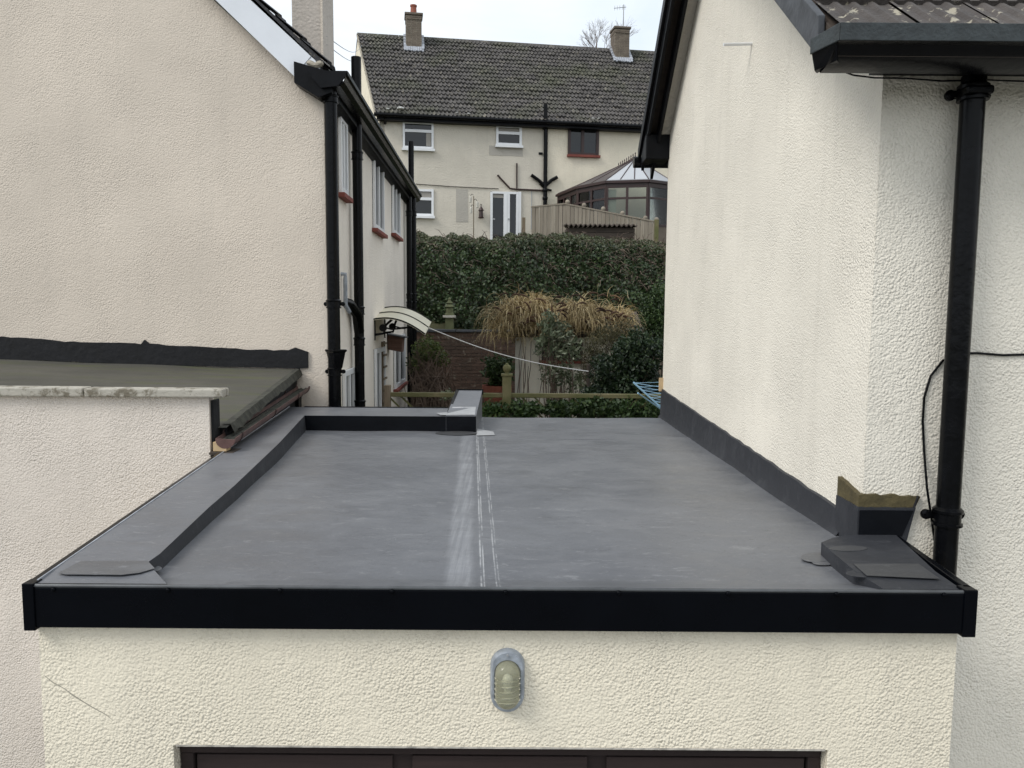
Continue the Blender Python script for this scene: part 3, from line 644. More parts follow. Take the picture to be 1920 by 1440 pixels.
# corner cover: membrane below, olive ply edge above
def cornerbits(zlo, zhi, mat, nm, off, xr_lo, xr_hi, jag):
    # piece on the gable side
    Yc = Ya+0.05
    top = [V((wf(y, off), y, zhi + (0.035 if nm == 'cover_board' else 0.0)*(y-HY)/(Yc-HY) + random.uniform(-jag, jag))) for y in np.linspace(HY-off+0.004, Yc, 8)]
    bot = [V((wf(y, off), y, zlo)) for y in np.linspace(Yc, HY-off+0.004, 2)]
    MB().prism(top+bot, (off+0.01, 0, 0)).build(nm, mat, whouse)
    x0 = wl(HY)-off-0.002
    top = [V((x0+(xr_hi-x0)*t, HY-off, zhi+random.uniform(-jag, jag))) for t in np.linspace(0, 1, 14)]
    MB().prism(top+[V((xr_lo, HY-off, zlo)), V((x0, HY-off, zlo))], (0, off+0.002, 0)).build(nm, mat, whouse)
Xt, Xm, Xb = P(1721, 930, HY).x, P(1711, 955, HY).x, P(1688, 1016, HY).x
zT, zM = P(1660, 930, HY-0.03).z, P(1660, 952, HY-0.03).z
cornerbits(zM, zT, 'olive_ply', 'cover_board', 0.022, Xm, Xt, 0.006)
cornerbits(2.55, zM, 'membrane_wall', 'corner_flashing', 0.026, Xb, Xm, 0.002)
MB().prism([V((wl(HY)-0.02, HY-0.0275, zM-0.012)), V((Xm-0.012, HY-0.0275, zM-0.012)), V((Xb-0.01, HY-0.0275, ZF)), V((wl(HY)-0.02, HY-0.0275, ZF))], (0, -0.004, 0)).build('corner_flashing', 'membrane_black', whouse)
MB().tube([P(1721, 930, HY-0.02), P(1690, 1014, HY-0.02)], 0.006, 6).build('cover_edge', 'bitumen', whouse)
MB().box((wf(YE, 0.04), YE-0.03, zf1-0.02), (wf(YE, 0.0), YE+0.01, zf1+0.12)).build('timber_batten', 'raw_wood', whouse)
# overflow pipe and thin wire under the eaves
e0 = onW(1410, 82); e1 = e0 + sn*0.19; MB().tube([e0-sn*0.02, e1+V((0, -0.02, -0.012))], 0.0105, 12).build('overflow_pipe', 'upvc', whouse, smooth=True)
wire = tag(MB().tube([P(x, y, HY-0.02) for x, y in ((1578, 133), (1600, 141), (1640, 146), (1700, 147), (1765, 152), (1850, 150), (1935, 153))], 0.0035, 6).build('eaves_wire', 'black_paint', smooth=True), 'thin black wire sagging just below the eaves of the white house', 'wire')
pts = [(1945, 664), (1880, 666), (1832, 662), (1795, 664), (1768, 676), (1745, 705), (1733, 745), (1730, 790), (1733, 850), (1738, 915), (1747, 975), (1753, 1020), (1752, 1062)]
tag(MB().tube([P(x, y, (HY-0.008 if not 905 < y < 1000 else HY-0.05)) for x, y in pts], 0.0052, 8).build('cable', 'black_paint', smooth=True), 'black cable drooping down the white house beside the thick downpipe', 'cable')

# ================================================================== neighbour garage on the left
nroot = root('neighbour_garage', (-3.6, YN+1, 0.0), 'beige roughcast garage on the left with mossy felt roof and brown gutter', 'garage')
nx1 = P(393, 800, YN).x; czb = P(200, 744, YN).z; czt = P(200, 727.5, YN-0.05).z
zcap = P(392, 850, YN).z
MB().box((-9, YN, 0), (nx1, YN+0.09, czb)).build('front_wall', 'render_neighbour', nroot)
cx1 = P(417, 735, YN-0.05).x; xe = cx1
for wd in (0.93, 1.02, 1.0, 1.0, 1.0, 1.0):
    MB().box((xe-wd+0.008, YN-0.05, czb+random.uniform(0, .004)), (xe, YN+0.075, czt+random.uniform(-.004, .004))).build('coping_stone', 'coping_lichen', nroot, bevel=0.01); xe -= wd
GY = 7.95                                          # gable plane of the beige house
fr_, br_ = P(432, 797, YN+0.16), P(562, 693, GY); bl_ = P(0, 690, GY)
zA, zBk = fr_.z, br_.z
lx = -9.0
def zroof(x, y): return zA + (zBk-zA)*(y-fr_.y)/(GY-fr_.y) + max(0, (br_.x-x))*0.028*(y-YN)/(GY-YN)
fm = MB(); fm.grid(lambda u, v: (lambda y, xr: V((lx+(xr-lx)*u, y, zroof(lx+(xr-lx)*u, y)+0.004*math.sin(u*31+v*9))))(YN+0.085+(GY-YN-0.085)*v, fr_.x+(br_.x-fr_.x)*v), 40, 10)
fm.build('felt_roof', 'felt', nroot, smooth=True)
ed = MB()
for i in range(25):
    t = i/24; q = fr_.lerp(br_, t); ed.v += [q+V((-0.06, 0, 0.004)), q+V((0.0, 0, 0.012+random.uniform(-.005, .005))), q+V((0.03, 0, -0.05+random.uniform(-.012, .012)))]
for i in range(24): a = 3*i; ed.f += [(a, a+1, a+4, a+3), (a+1, a+2, a+5, a+4)]
ed.build('felt_edge', 'felt_edge', nroot)
MB().prism([fr_+V((-0.03, 0, -0.02)), br_+V((-0.03, 0, -0.02)), br_+V((-0.03, 0, -0.9)), fr_+V((-0.03, 0, -0.9))], (-0.12, 0, 0)).build('side_wall', 'bitumen', nroot)
MB().box((nx1+0.002, YN+0.02, zcap-0.05), (nx1+0.02, YN+0.14, czb-0.02)).build('wall_edge', 'bitumen', nroot, bevel=0.008)
# brown half-round gutter with clips
gA, gB = P(423, 823, YN-0.04), P(570, 725, GY-0.04); GR = 0.064
gd_ = (gB-gA).normalized(); gs = gd_.cross(V((0, 0, 1))).normalized(); gu = gs.cross(gd_)
def halfpipe(a, b, r, t=0.004, a0=175, a1=365):
    mb = MB(); n = 12; ring = []
    for rr in (r, r-t):
        row = [(rr*math.cos(math.radians(a0+(a1-a0)*i/n)), rr*math.sin(math.radians(a0+(a1-a0)*i/n))) for i in range(n+1)]
        ring += row if rr == r else row[::-1]
    mb.prism([a + gs*p - gu*0 + gu*q for p, q in ring], b-a); return mb
ngut = halfpipe(gA, gB, GR).build('gutter', 'brown_gutter', nroot, smooth=True)
MB().prism([gA + gs*(GR*math.cos(math.radians(an))) + gu*(GR*math.sin(math.radians(an))) for an in range(176, 366, 12)], -gd_*0.012).build('gutter_end', 'brown_gutter', ngut)
for t in (0.06, 0.43, 0.78, 0.97):
    q = gA.lerp(gB, t); halfpipe(q, q+gd_*0.02, GR+0.005, 0.006, 150, 372).build('gutter_clip', 'brown_frame' if t < .9 else 'brown_gutter', ngut)
halfpipe(gA+gu*0.001+gd_*0.02, gB-gd_*0.02, GR-0.012, 0.03, 200, 340).build('gutter_silt', 'felt_edge', ngut)
q = P(414, 846, YN-0.03); tag(MB().box((q.x-0.045, q.y-0.02, 2.662), (q.x+0.045, q.y+0.06, 2.725)).build('wood_block', 'raw_wood', bevel=0.003), 'small pale wood block wedged under the brown gutter end', 'block')
MB().box((q.x-0.06, q.y-0.05, 2.645), (q.x+0.10, q.y+0.12, 2.659)).build('slate_packer', 'wood_dark', nroot)
ql = P(563, 750, GY-0.06); MB().box((ql.x-0.09, GY-0.12, 2.3), (ql.x-0.0, GY-0.01, gB.z-0.05)).build('gutter_outlet', 'black_paint', nroot)
# bitumen flashing against the beige gable
ft = [(-40, 630), (60, 634), (120, 640), (264, 645), (270, 638), (279, 645), (400, 652), (470, 655), (540, 657), (553, 653), (577, 660)]
fb = [(577, 690), (560, 691), (400, 688), (200, 681), (-40, 672)]
def jag(poly, step, amp):
    out = []
    for i in range(len(poly)-1):
        a, b = poly[i], poly[i+1]; n = max(1, int(abs(b[0]-a[0])/step))
        for j in range(n): t = j/n; out.append((a[0]+(b[0]-a[0])*t, a[1]+(b[1]-a[1])*t+random.uniform(-amp, amp)))
    return out+[poly[-1]]
MB().prism([P(x, y, GY-0.028) for x, y in jag(ft, 14, 1.2)+jag(fb, 20, 1)], (0, 0.027, 0)).build('wall_flashing', 'bitumen', nroot)

# ================================================================== beige house with the white bargeboard
WX0 = P(612, 500, GY).x; WDX = (922-960)/FPX
lh = root('beige_house', (WX0-3, GY+3.4, 1.05), 'beige rendered house on the left with white bargeboard and black drainpipes', 'house')
sd_ = V((WDX, 1, 0)).normalized(); sN = V((sd_.y, -sd_.x, 0)); W0 = V((WX0, GY, 0))
GYE = PL(763, 500, W0, sN).y
def wx(y): return WX0 + WDX*(y-GY)
def LW_(px, py): return PL(px, py, W0, sN)
zE = P(592, 162, GY).z
s43 = (P(400, 0, GY).z-P(570, 158, GY).z)/(P(570, 158, GY).x-P(400, 0, GY).x)
xr_ = WX0-3.6
poly = [V((WX0, GY, 0.5)), V((WX0, GY, zE)), V((P(570, 158, GY).x, GY, P(570, 158, GY).z)), V((xr_, GY, P(570, 158, GY).z+s43*(P(570, 158, GY).x-xr_))), V((2*xr_-WX0, GY, zE)), V((2*xr_-WX0, GY, 0.5))]
MB().prism(poly, (0, 0.25, 0)).build('gable_wall', 'render_pink', lh)
sidew = MB().prism([V((WX0-0.001, GY+0.25, 0.5)), V((wx(GYE), GYE, 0.5)), V((wx(GYE)-0.25, GYE, 0.5)), V((WX0-0.25, GY+0.25, 0.5))], (0, 0, zE+0.1-0.5)).build('side_wall', 'render_house_side', lh)
MB().box((2*xr_-WX0, GYE-0.2, 0.5), (wx(GYE)-0.25, GYE-0.002, zE)).build('rear_wall', 'render_house_side', lh)
MB().box((WX0+0.002, GY+0.0, 1.0), (WX0+0.012, GY+0.05, zE-0.1)).build('corner_bead', 'upvc', lh)
# roof slab and bargeboard
BY = GY-0.14
bx = P(592, 158, BY)
def rk_(px, py): return P(px, py, BY)
MB().prism([rk_(398, -6), rk_(567, 158), rk_(592, 158), rk_(601, 130), rk_(587, 106), rk_(470, -8)], (0, 0.02, 0)).build('bargeboard', 'white_board', lh, bevel=0.002)
rr0 = rk_(570, 158); ru = V((-1, 0, s43)).normalized()
MB().prism([rk_(398, -6), rk_(398, -6)+ru*3, rk_(470, -8)+ru*3, rk_(470, -8)], (0, 0.018, 0)).build('bargeboard', 'white_board', lh)
MB().tube([rk_(553, 141)+V((0, -0.002, 0)), rk_(584, 105)+V((0, -0.002, 0))], 0.004, 4).build('board_joint', 'lead', lh)
rn = V((s43, 0, 1)).normalized()
ra = rk_(604, 112); slab_len = 5.6
MB().prism([ra, ra+ru*slab_len, ra+ru*slab_len-rn*0.05, ra-rn*0.05], (WDX*(GYE-GY+0.3), GYE-GY+0.3, 0)).build('roof_slab', 'tile_dark', lh)
roll2 = [(i/8, 0.03*max(0, math.sin(i/8*2*math.pi*1.0))**1) for i in range(9)]
tdl = tile_mesh('verge_tile', V((0, 1, 0)), ru, rn, 0.30, 0.40, 'tile_dark', [(0, 0.0), (0.15, 0.012), (0.3, 0.018), (0.5, 0.0), (0.75, 0.018), (1, 0.004)], 0.03, 0.03)
copies('verge_tile', tdl, lh, [ra + V((0, -0.02, 0)) + ru*(0.33*i-0.06) + rn*random.uniform(0.0, .012) for i in range(14)])
tt = MB()
for r in range(16):
    for c in range(1, 23):
        b = ra + V((WDX*0.3*c, 0.3*c-0.02, 0)) + ru*(0.33*r-0.06)
        pf = [(0, 0.0), (0.3, 0.018), (0.5, 0.0), (0.75, 0.018), (1, 0.004)]
        n = len(pf); vs = [b + V((0, u*0.3, 0)) + rn*(0.03+h) for u, h in pf] + [b + V((0, u*0.3, 0)) + ru*0.36 + rn*h for u, h in pf] + [b + V((0, u*0.3, 0)) + rn*h for u, h in pf]
        tt.add(vs, [f for i in range(n-1) for f in ((i, i+1, n+i+1, n+i), (2*n+i, 2*n+i+1, i+1, i))])
tt.build('roof_tiles', 'tile_dark', lh, kind='stuff')
vm = MB()
for i in range(10): t = i/9; c = rk_(582+18*t, 118+4*math.sin(t*3)); vm.lathe(c+V((0, 0.0, -0.03)), [(0.02, 0), (0.04, 0.02), (0.03, 0.045), (0.005, 0.055)], 7)
vm.build('verge_mortar', 'mortar', lh)
# eaves: fascia, soffit and gutter along the side wall
gN = P(650, 133, GY-0.22); gx_ = gN.x; gz_ = gN.z
def along(x, z, y): return V((x + WDX*(y-GY), y, z))
ySt, yEn = GY-0.20, GYE+0.25
secG = [(gx_, gz_), (gx_+0.0, gz_-0.035), (gx_-0.02, gz_-0.045), (gx_-0.035, gz_-0.10), (gx_-0.075, gz_-0.135), (gx_-0.16, gz_-0.14), (gx_-0.16, gz_-0.02), (gx_-0.145, gz_-0.02), (gx_-0.145, gz_-0.11), (gx_-0.04, gz_-0.09), (gx_-0.015, gz_)]
MB().prism([along(a, b, ySt) for a, b in secG], along(0, 0, yEn)-along(0, 0, ySt)).build('gutter', 'black_paint', lh, bevel=0.003)
MB().prism([along(gx_+0.004, gz_+0.003, ySt), along(gx_+0.004, gz_-0.034, ySt), along(gx_-0.006, gz_-0.034, ySt), along(gx_-0.006, gz_+0.003, ySt)], along(0, 0, yEn)-along(0, 0, ySt)).build('gutter_lip', 'gutter_lip', lh)
MB().prism([along(a, b, ySt) for a, b in ((gx_, gz_+0.002), (P(578, 126, ySt).x, gz_+0.002), (P(584, 140, ySt).x, gz_-0.06), (WX0+0.02, gz_-0.16), (gx_-0.09, gz_-0.14), (gx_-0.02, gz_-0.05))], (0, -0.02, 0)).build('gutter_end', 'black_board', lh)
MB().prism([along(a, b, ySt+0.02) for a, b in ((gx_-0.165, gz_-0.0), (gx_-0.165, gz_-0.19), (WX0-0.02, gz_-0.24), (WX0-0.25, gz_-0.10), (WX0-0.25, gz_+0.1))], along(0, 0, yEn)-along(0, 0, ySt)).build('soffit', 'black_board', lh)
# rendered chimney
cA = P(547, 60, 9.6); cB = P(605, 60, 9.6)
chm = MB().box((cA.x, 9.6, 5.2), (cB.x, 10.2, 8.6)).build('chimney', 'render_chimney', lh, bevel=0.02)
MB().box((cB.x-0.02, 9.59, 5.2), (cB.x+0.004, 9.60, 8.6)).build('chimney_edge', 'render_pink', chm)
# drainpipes on the side wall
def wallpt(px, off, z):   # plan position on the side wall line (+off outward) seen at pixel column px
    n_ = sN; p = PL(px, 578, W0 + n_*off, n_); return V((p.x, p.y, z))
def soil(pxx, off, z0, z1, r, lab=None):
    b = wallpt(pxx, off, z0); return MB().tube([b, V((b.x, b.y, z1))], r, 14).build('downpipe', 'black_paint', lh, smooth=True, label=lab), b
p1, b1 = soil(625.5, 0.075, 1.0, gz_-0.14, 0.064, 'nearest black downpipe with a hopper')
def zat(px, py, b): return P(px, py, b.y).z
collar(p1, b1.x, b1.y, zat(625, 578, b1), 0.064, True, h=0.08)
collar(p1, b1.x, b1.y, zat(625, 705, b1), 0.060, True, h=0.08)
zh0, zh1 = zat(625, 690, b1), zat(625, 655, b1)
MB().lathe((b1.x+0.02, b1.y-0.01, zh0), [(0.066, 0), (0.10, zh1-zh0-0.03), (0.115, zh1-zh0-0.02), (0.115, zh1-zh0)], 4).build('hopper', 'black_paint', p1, bevel=0.006)
collar(p1, b1.x, b1.y, gz_-0.26, 0.066, False, h=0.07)
p2, b2 = soil(673, 0.10, 1.0, gz_+0.62, 0.058, 'black soil pipe passing the eaves')
for yy in (300, 590, 648, 765): collar(p2, b2.x, b2.y, zat(673, yy, b2), 0.058, False, h=0.09)
jb = V((b2.x, b2.y, zat(673, 622, b2)))
MB().tube([V((b2.x-0.10, b2.y-0.45, zat(650, 575, b2)+0.05)), V((b2.x-0.05, b2.y-0.30, zat(655, 575, b2)+0.03)), V((b2.x, b2.y-0.10, zat(665, 590, b2))), jb], 0.062, 12).build('soil_branch', 'black_paint', p2, smooth=True)
wa = wallpt(648, 0.05, 0); MB().tube([V((wa.x-0.06, wa.y-0.02, P(640, 514, wa.y).z)), V((wa.x, wa.y, P(648, 514, wa.y).z)), V((wa.x, wa.y, P(647, 525, wa.y).z)), V((wa.x, wa.y, P(645, 572, wa.y).z)), V((wa.x+0.02, wa.y+0.1, P(652, 585, wa.y).z))], 0.024, 10).build('waste_pipe', 'metal_grey', lh, smooth=True)
p3, b3 = soil(768, 0.10, 1.0, gz_-0.1, 0.055, 'black downpipe at the far corner'); p4, b4 = soil(776, 0.16, 1.0, gz_-0.1, 0.055, 'black soil pipe at the far corner, rising past the eaves')
for p_, b_ in ((p3, b3), (p4, b4)):
    for yy in (405, 560, 575): collar(p_, b_.x, b_.y, zat(770, yy, b_), 0.055, False, h=0.09)
vz = P(772, 277, GYE+0.3).z; MB().tube([V((b4.x-0.04, b4.y, gz_-0.12)), V((b4.x-0.04, b4.y, vz))], 0.055, 12).build('vent_pipe', 'black_paint', p4, smooth=True)
# windows and door in the side wall
def side_window(pa, pb, pyt, pyb, sill='red_sill', mat='upvc', split=True, nm='window', glassm='glass', ref=None):
    A, B = LW_(pa, pyt), LW_(pb, pyt); zt_ = P((pa+pb)/2, pyt, (A.y+B.y)/2).z; zb_ = P((pa+pb)/2, pyb, (A.y+B.y)/2).z
    y0, y1 = A.y, B.y
    def bx_(ya, yb, za, zb, o0, o1):
        return MB().prism([V((wx(ya), ya, za))+sN*o0, V((wx(yb), yb, za))+sN*o0, V((wx(yb), yb, zb))+sN*o0, V((wx(ya), ya, zb))+sN*o0], sN*(o1-o0))
    wnd = bx_(y0, y1, zb_, zt_, 0.002, 0.012).build(nm, glassm, lh)
    t = 0.065
    for q in ((y0, y0+t, zb_, zt_), (y1-t, y1, zb_, zt_), (y0+t, y1-t, zt_-t, zt_), (y0+t, y1-t, zb_, zb_+t)): bx_(*q, 0.003, 0.045).build('frame', mat, wnd, bevel=0.004)
    if split: ym = (y0+y1)/2; bx_(ym-0.035, ym+0.035, zb_+t, zt_-t, 0.003, 0.04).build('mullion', mat, wnd, bevel=0.004)
    if sill: bx_(y0-0.06, y1+0.06, zb_-0.055, zb_-0.003, -0.01, 0.085).build('sill', sill, wnd, bevel=0.006)
    return wnd
side_window(632, 645, 222, 366); side_window(697, 715, 300, 434); side_window(733, 746, 322, 442, split=True)
side_window(640, 660, 692, 800, None, nm='door'); side_window(700, 718, 652, 830, None, nm='door')
side_window(737, 756, 628, 722)
# canopy over the side door
ca = LW_(700, 600); cb = LW_(721, 579); zc = P(700, 599, ca.y).z
can = root('door_canopy', (ca.x, ca.y, zc-0.25), 'arched cream plastic door canopy on black brackets', 'canopy')
tip = P(797, 627, ca.y); run = tip.x-ca.x; drop = zc-tip.z
def arc(t, y): return V((wx(y)+run*t, y, zc + 0.17*(y-ca.y)/(cb.y-ca.y) + 0.05*math.sin(math.pi*t) - drop*t**1.8))
sh = MB(); NA = 16
ya, yb_ = ca.y, cb.y
for i in range(NA+1):
    for y in (ya, yb_): sh.v.append(arc(i/NA, y))
    for y in (ya, yb_): sh.v.append(arc(i/NA, y)-V((0, 0, 0.012)))
for i in range(NA): a = 4*i; sh.f += [(a, a+4, a+5, a+1), (a+2, a+3, a+7, a+6), (a, a+2, a+6, a+4), (a+1, a+5, a+7, a+3)]
sh.f += [(0, 1, 3, 2), (4*NA, 4*NA+2, 4*NA+3, 4*NA+1)]; sh.build('canopy_sheet', 'polycarb_cream', can, smooth=True)
for y in (ya+0.005, (ya+yb_)/2, yb_-0.005): MB().tube([arc(i/NA, y)+V((0, 0, 0.004)) for i in range(NA+1)], 0.012, 6).build('rib', 'black_paint', can)
for y in (ya+0.06, yb_-0.06):
    x_ = wx(y); br = MB().box((x_, y-0.015, zc-0.30), (x_+0.02, y+0.015, zc)); br.tube([V((x_+0.01, y, zc-0.22)), V((x_+0.14, y, zc-0.20)), V((x_+0.17, y, zc-0.08)), arc(0.35, y)-V((0, 0, 0.02))], 0.018, 8)
    br.tube([V((x_+0.1, y, zc-0.10)), V((x_+0.25, y, zc-0.14)), V((x_+0.45, y, zc-0.12)), arc(0.75, y)-V((0, 0, 0.015))], 0.012, 8); br.lathe((x_+0.13, y-0.02, zc-0.12), [(0.055, 0), (0.055, 0.04)], 12, V((0, 1, 0))); br.build('bracket', 'black_paint', can)
# brown box with lid hung on the wall, and narrow trellis
bc = P(745, 641, 12.6); bxw = root('hanging_box', (bc.x, 12.6, bc.z-0.15), 'small brown wooden box with sloping lid hung beside the side door', 'box')
MB().prism([V((bc.x-0.13, 12.45, bc.z-0.12)), V((bc.x+0.09, 12.45, bc.z-0.16)), V((bc.x+0.11, 12.45, bc.z+0.07)), V((bc.x-0.14, 12.45, bc.z+0.12))], (0, 0.24, 0)).build('box_body', 'box_brown', bxw)
MB().prism([V((bc.x-0.16, 12.40, bc.z+0.125)), V((bc.x+0.16, 12.40, bc.z+0.068)), V((bc.x+0.16, 12.40, bc.z+0.085)), V((bc.x-0.16, 12.40, bc.z+0.145))], (0, 0.34, 0)).build('lid', 'lead_dull', bxw)
MB().box((wx(12.6)-0.01, 12.55, bc.z-0.05), (bc.x-0.12, 12.62, bc.z+0.02)).build('bracket', 'black_paint', bxw)
tr_ = root('trellis', (wx(11.9)+0.05, 11.9, 1.2), 'weathered wooden trellis strip beside the side door', 'trellis')
for y in (11.75, 11.95): MB().box((wx(y)+0.01, y-0.02, 1.2), (wx(y)+0.04, y+0.02, P(728, 640, 11.9).z)).build('upright', 'wood_grey', tr_)
for i in range(11): z = 1.3+i*0.18; MB().box((wx(11.85)+0.042, 11.70, z), (wx(11.85)+0.06, 12.0, z+0.03)).build('slat', 'wood_grey', tr_)

# ================================================================== far house on the rise
def fsolve():
    lo, hi = 0.0, 0.5
    def dz(t):
        n = V((math.sin(t), -math.cos(t), 0)); p0 = P(715, 300, 31); return PL(716, 215, p0, n).z - PL(1212, 238, p0, n).z
    for _ in range(50):
        m = (lo+hi)/2
        if dz(lo)*dz(m) <= 0: hi = m
        else: lo = m
    return (lo+hi)/2
FT = fsolve(); fn = V((math.sin(FT), -math.cos(FT), 0)); fd = V((math.cos(FT), math.sin(FT), 0)); F0p = P(715, 300, 31.0)
def FH(px, py, off=0.0): return PL(px, py, F0p + fn*off, fn)
ezl = FH(716, 213, 0.35).z; ZE = ezl; ZG = 6.0
fh = root('far_house', FH(960, 440, -3.5)-V((0, 0, 0.3)), 'pair of two-storey cream houses with brown tiled roof up behind the hedge', 'house')
RUN = 4.3
EL = FH(704, 208, 0.35); EL.z = ZE; RL = FH(670, 64, -RUN); ZR = RL.z
Lx = (FH(1420, 240, 0.35)-EL).length
xL = (FH(712, 300)-F0p).dot(fd)
def fw_(s, z, off=0.0): return V((F0p.x, F0p.y, 0)) + fd*s + fn*off + V((0, 0, z))
sMid = (FH(1026, 300)-F0p).dot(fd); sR = xL+Lx
MB().prism([fw_(xL, ZG), fw_(sMid, ZG), fw_(sMid, ZE-0.05), fw_(xL, ZE-0.05)], -fn*0.25).build('wall', 'render_far_beige', fh, label='beige wall of the left-hand house')
MB().prism([fw_(sMid+0.001, ZG), fw_(sR, ZG), fw_(sR, ZE-0.05), fw_(sMid+0.001, ZE-0.05)], -fn*0.25).build('wall', 'render_far_cream', fh, label='cream wall of the right-hand house')
gb = V((RL.x, RL.y, 0)); gback = gb + (gb - fw_(xL, 0, 0.0))
MB().prism([fw_(xL-0.001, ZG), fw_(xL-0.001, ZE-0.1), V((gb.x+0.03, gb.y, ZR-0.12)), V((gback.x, gback.y, ZE-0.1)), V((gback.x, gback.y, ZG))], fd*0.2).build('gable_wall', 'render_far_cream', fh)
up = RL-EL; upL = up.length; upu = up.normalized(); nr = fd.cross(upu).normalized(); nr = nr if nr.z > 0 else -nr
MB().prism([EL-nr*0.02, RL-nr*0.02, RL-nr*0.14, EL-nr*0.14], fd*Lx).build('roof_slab', 'wood_dark', fh)
BL = RL + V((up.x, up.y, -up.z)); MB().prism([RL-nr*0.0, BL, BL-V((0, 0, 0.15)), RL-V((0, 0, 0.15))], fd*Lx).build('roof_slab', 'wood_dark', fh)
NR = 20; gauge = upL/NR; TWf = 0.33; NC = int(Lx/TWf)
prof2 = [(0, 0.05), (0.08, 0.05), (0.17, 0.0), (0.33, -0.004), (0.42, 0.0), (0.46, 0.03), (0.5, 0.05), (0.58, 0.05), (0.67, 0.0), (0.83, -0.004), (0.92, 0.0), (0.96, 0.03), (1.0, 0.05)]
tmf = tile_mesh('roof_tile', fd, upu, nr, TWf, gauge*1.1, 'tile_far', prof2, 0.075, 0.075)
ptsA = []; rest = MB(); cnt = 0
for r in range(NR):
    for c in range(NC):
        q = EL + upu*(gauge*r-0.05) + fd*(TWf*c) + upu*random.uniform(-.02, .02) + nr*(0.01+random.uniform(-.010, .022))
        if cnt < 300 and c < 38: ptsA.append(q); cnt += 1
        else:
            n = len(prof2); b = len(rest.v)
            for (yy, zz) in ((0, 0.075), (gauge*1.1, 0.0)):
                rest.v += [q + fd*(u*TWf) + upu*yy + nr*(zz+h) for u, h in prof2]
            rest.v += [q + fd*(u*TWf) + nr*(0.0+h) for u, h in prof2]
            for i in range(n-1): rest.f += [(b+i, b+i+1, b+n+i+1, b+n+i), (b+2*n+i, b+2*n+i+1, b+i+1, b+i)]
copies('roof_tile', tmf, fh, ptsA); rest.build('roof_tiles', 'tile_far', fh, kind='stuff')
for i in range(int(Lx/0.45)):
    a = RL + fd*(0.45*i) + V((0, 0, -0.06)); MB().tube([a, a+fd*0.44], 0.13, 8).build('ridge_tile', 'tile_far', fh)
verge_n = MB().prism([EL-fd*0.04+nr*0.03, RL-fd*0.04+nr*0.03, RL-fd*0.04-nr*0.1, EL-fd*0.04-nr*0.1], fd*0.05).build('verge_strip', 'mortar', fh)
# lichen/mortar lumps at the eaves
for px, py, s in ((751, 203, 0.11), (727, 204, 0.06), (879, 213, 0.05), (857, 211, 0.04), (1112, 222, 0.05), (1122, 222, 0.04)):
    q = FH(px, py, 0.42); MB().lathe(q-V((0, 0, s*0.3)), [(s*1.1, 0), (s*1.4, s*0.3), (s, s*0.6), (s*0.3, s*0.75)], 7).build('moss_lump', 'bulb', fh)
MB().tube([fw_(xL-0.2, ZE-0.06, 0.46), fw_(sR, ZE-0.06, 0.46)], 0.075, 10).build('gutter', 'black_paint', fh, smooth=True)
MB().prism([fw_(xL-0.1, ZE-0.02, 0.36), fw_(xL-0.1, ZE-0.22, 0.36), fw_(xL-0.1, ZE-0.22, 0.02), fw_(xL-0.1, ZE-0.02, 0.02)], fd*(Lx+0.1)).build('soffit', 'black_board', fh)
def fbox(name, mat, par, x0, y0, x1, y1, o0, o1, bevel=0.0, **kw):
    """box on the far wall between two pixel corners"""
    a, b = FH(x0, y0), FH(x1, y1); s0, s1 = (a-F0p).dot(fd), (b-F0p).dot(fd); ca_, cb_ = FH((x0+x1)/2, y0), FH((x0+x1)/2, y1); z0, z1 = ca_.z, cb_.z
    return MB().prism([fw_(s0, z0, o0), fw_(s1, z0, o0), fw_(s1, z1, o0), fw_(s0, z1, o0)], fn*(o1-o0)).build(name, mat, par, bevel=bevel, **kw)
def far_window(x0, y0, x1, y1, transom=None, mull=None, mat='upvc', sill=True, sillm='upvc', nm='window', ft=4.2, curtains=()):
    wn = fbox(nm, 'glass', fh, x0, y0, x1, y1, 0.002, 0.02)
    for q in ((x0, y0, x0+ft, y1), (x1-ft, y0, x1, y1), (x0+ft, y0, x1-ft, y0+ft), (x0+ft, y1-ft, x1-ft, y1)): fbox('frame', mat, wn, *q, 0.003, 0.07)
    if transom: fbox('transom', mat, wn, x0+ft, transom-2.6, x1-ft, transom+2.6, 0.003, 0.066)
    if mull: fbox('mullion', mat, wn, mull-2.4, y0+ft, mull+2.4, y1-ft, 0.003, 0.064)
    for c0, c1, d0, d1 in curtains: fbox('curtain', 'curtain', wn, c0, d0, c1, d1, 0.021, 0.026)
    if sill: fbox('sill', sillm, wn, x0-2, y1+0.2, x1+2, y1+4.6, 0.0, 0.16)
    return wn
far_window(755, 229, 813, 279, 246, curtains=((799, 808, 250, 274),))
far_window(930, 236, 978, 273, 250, curtains=((934.5, 973.5, 241, 247),))
far_window(1065, 237, 1122, 291, None, 1092, 'brown_frame', True, 'red_sill')
far_window(772, 355, 813, 405, 373, curtains=((776.5, 808, 360, 370),))
fbox('render_patch', 'render_grey_patch', fh, 917, 274, 980, 292, 0.0, 0.012); fbox('render_patch', 'render_grey_patch', fh, 855, 355, 877, 416, 0.0, 0.012)
fdoor = fbox('french_door', 'glass', fh, 919, 360, 976, 450, 0.002, 0.02)
for q in ((919, 360, 923, 450), (972, 360, 976, 450), (923, 360, 972, 364), (944, 364, 951, 450), (951, 364, 955, 450), (967.5, 364, 972, 450)): fbox('frame', 'upvc', fdoor, *q, 0.003, 0.08)
fbox('blind', 'curtain', fdoor, 923.5, 364.5, 943.5, 371, 0.021, 0.03)
for x in (925, 953): fbox('handle', 'steel', fdoor, x-1.5, 410, x+2.5, 412.5, 0.08, 0.11)
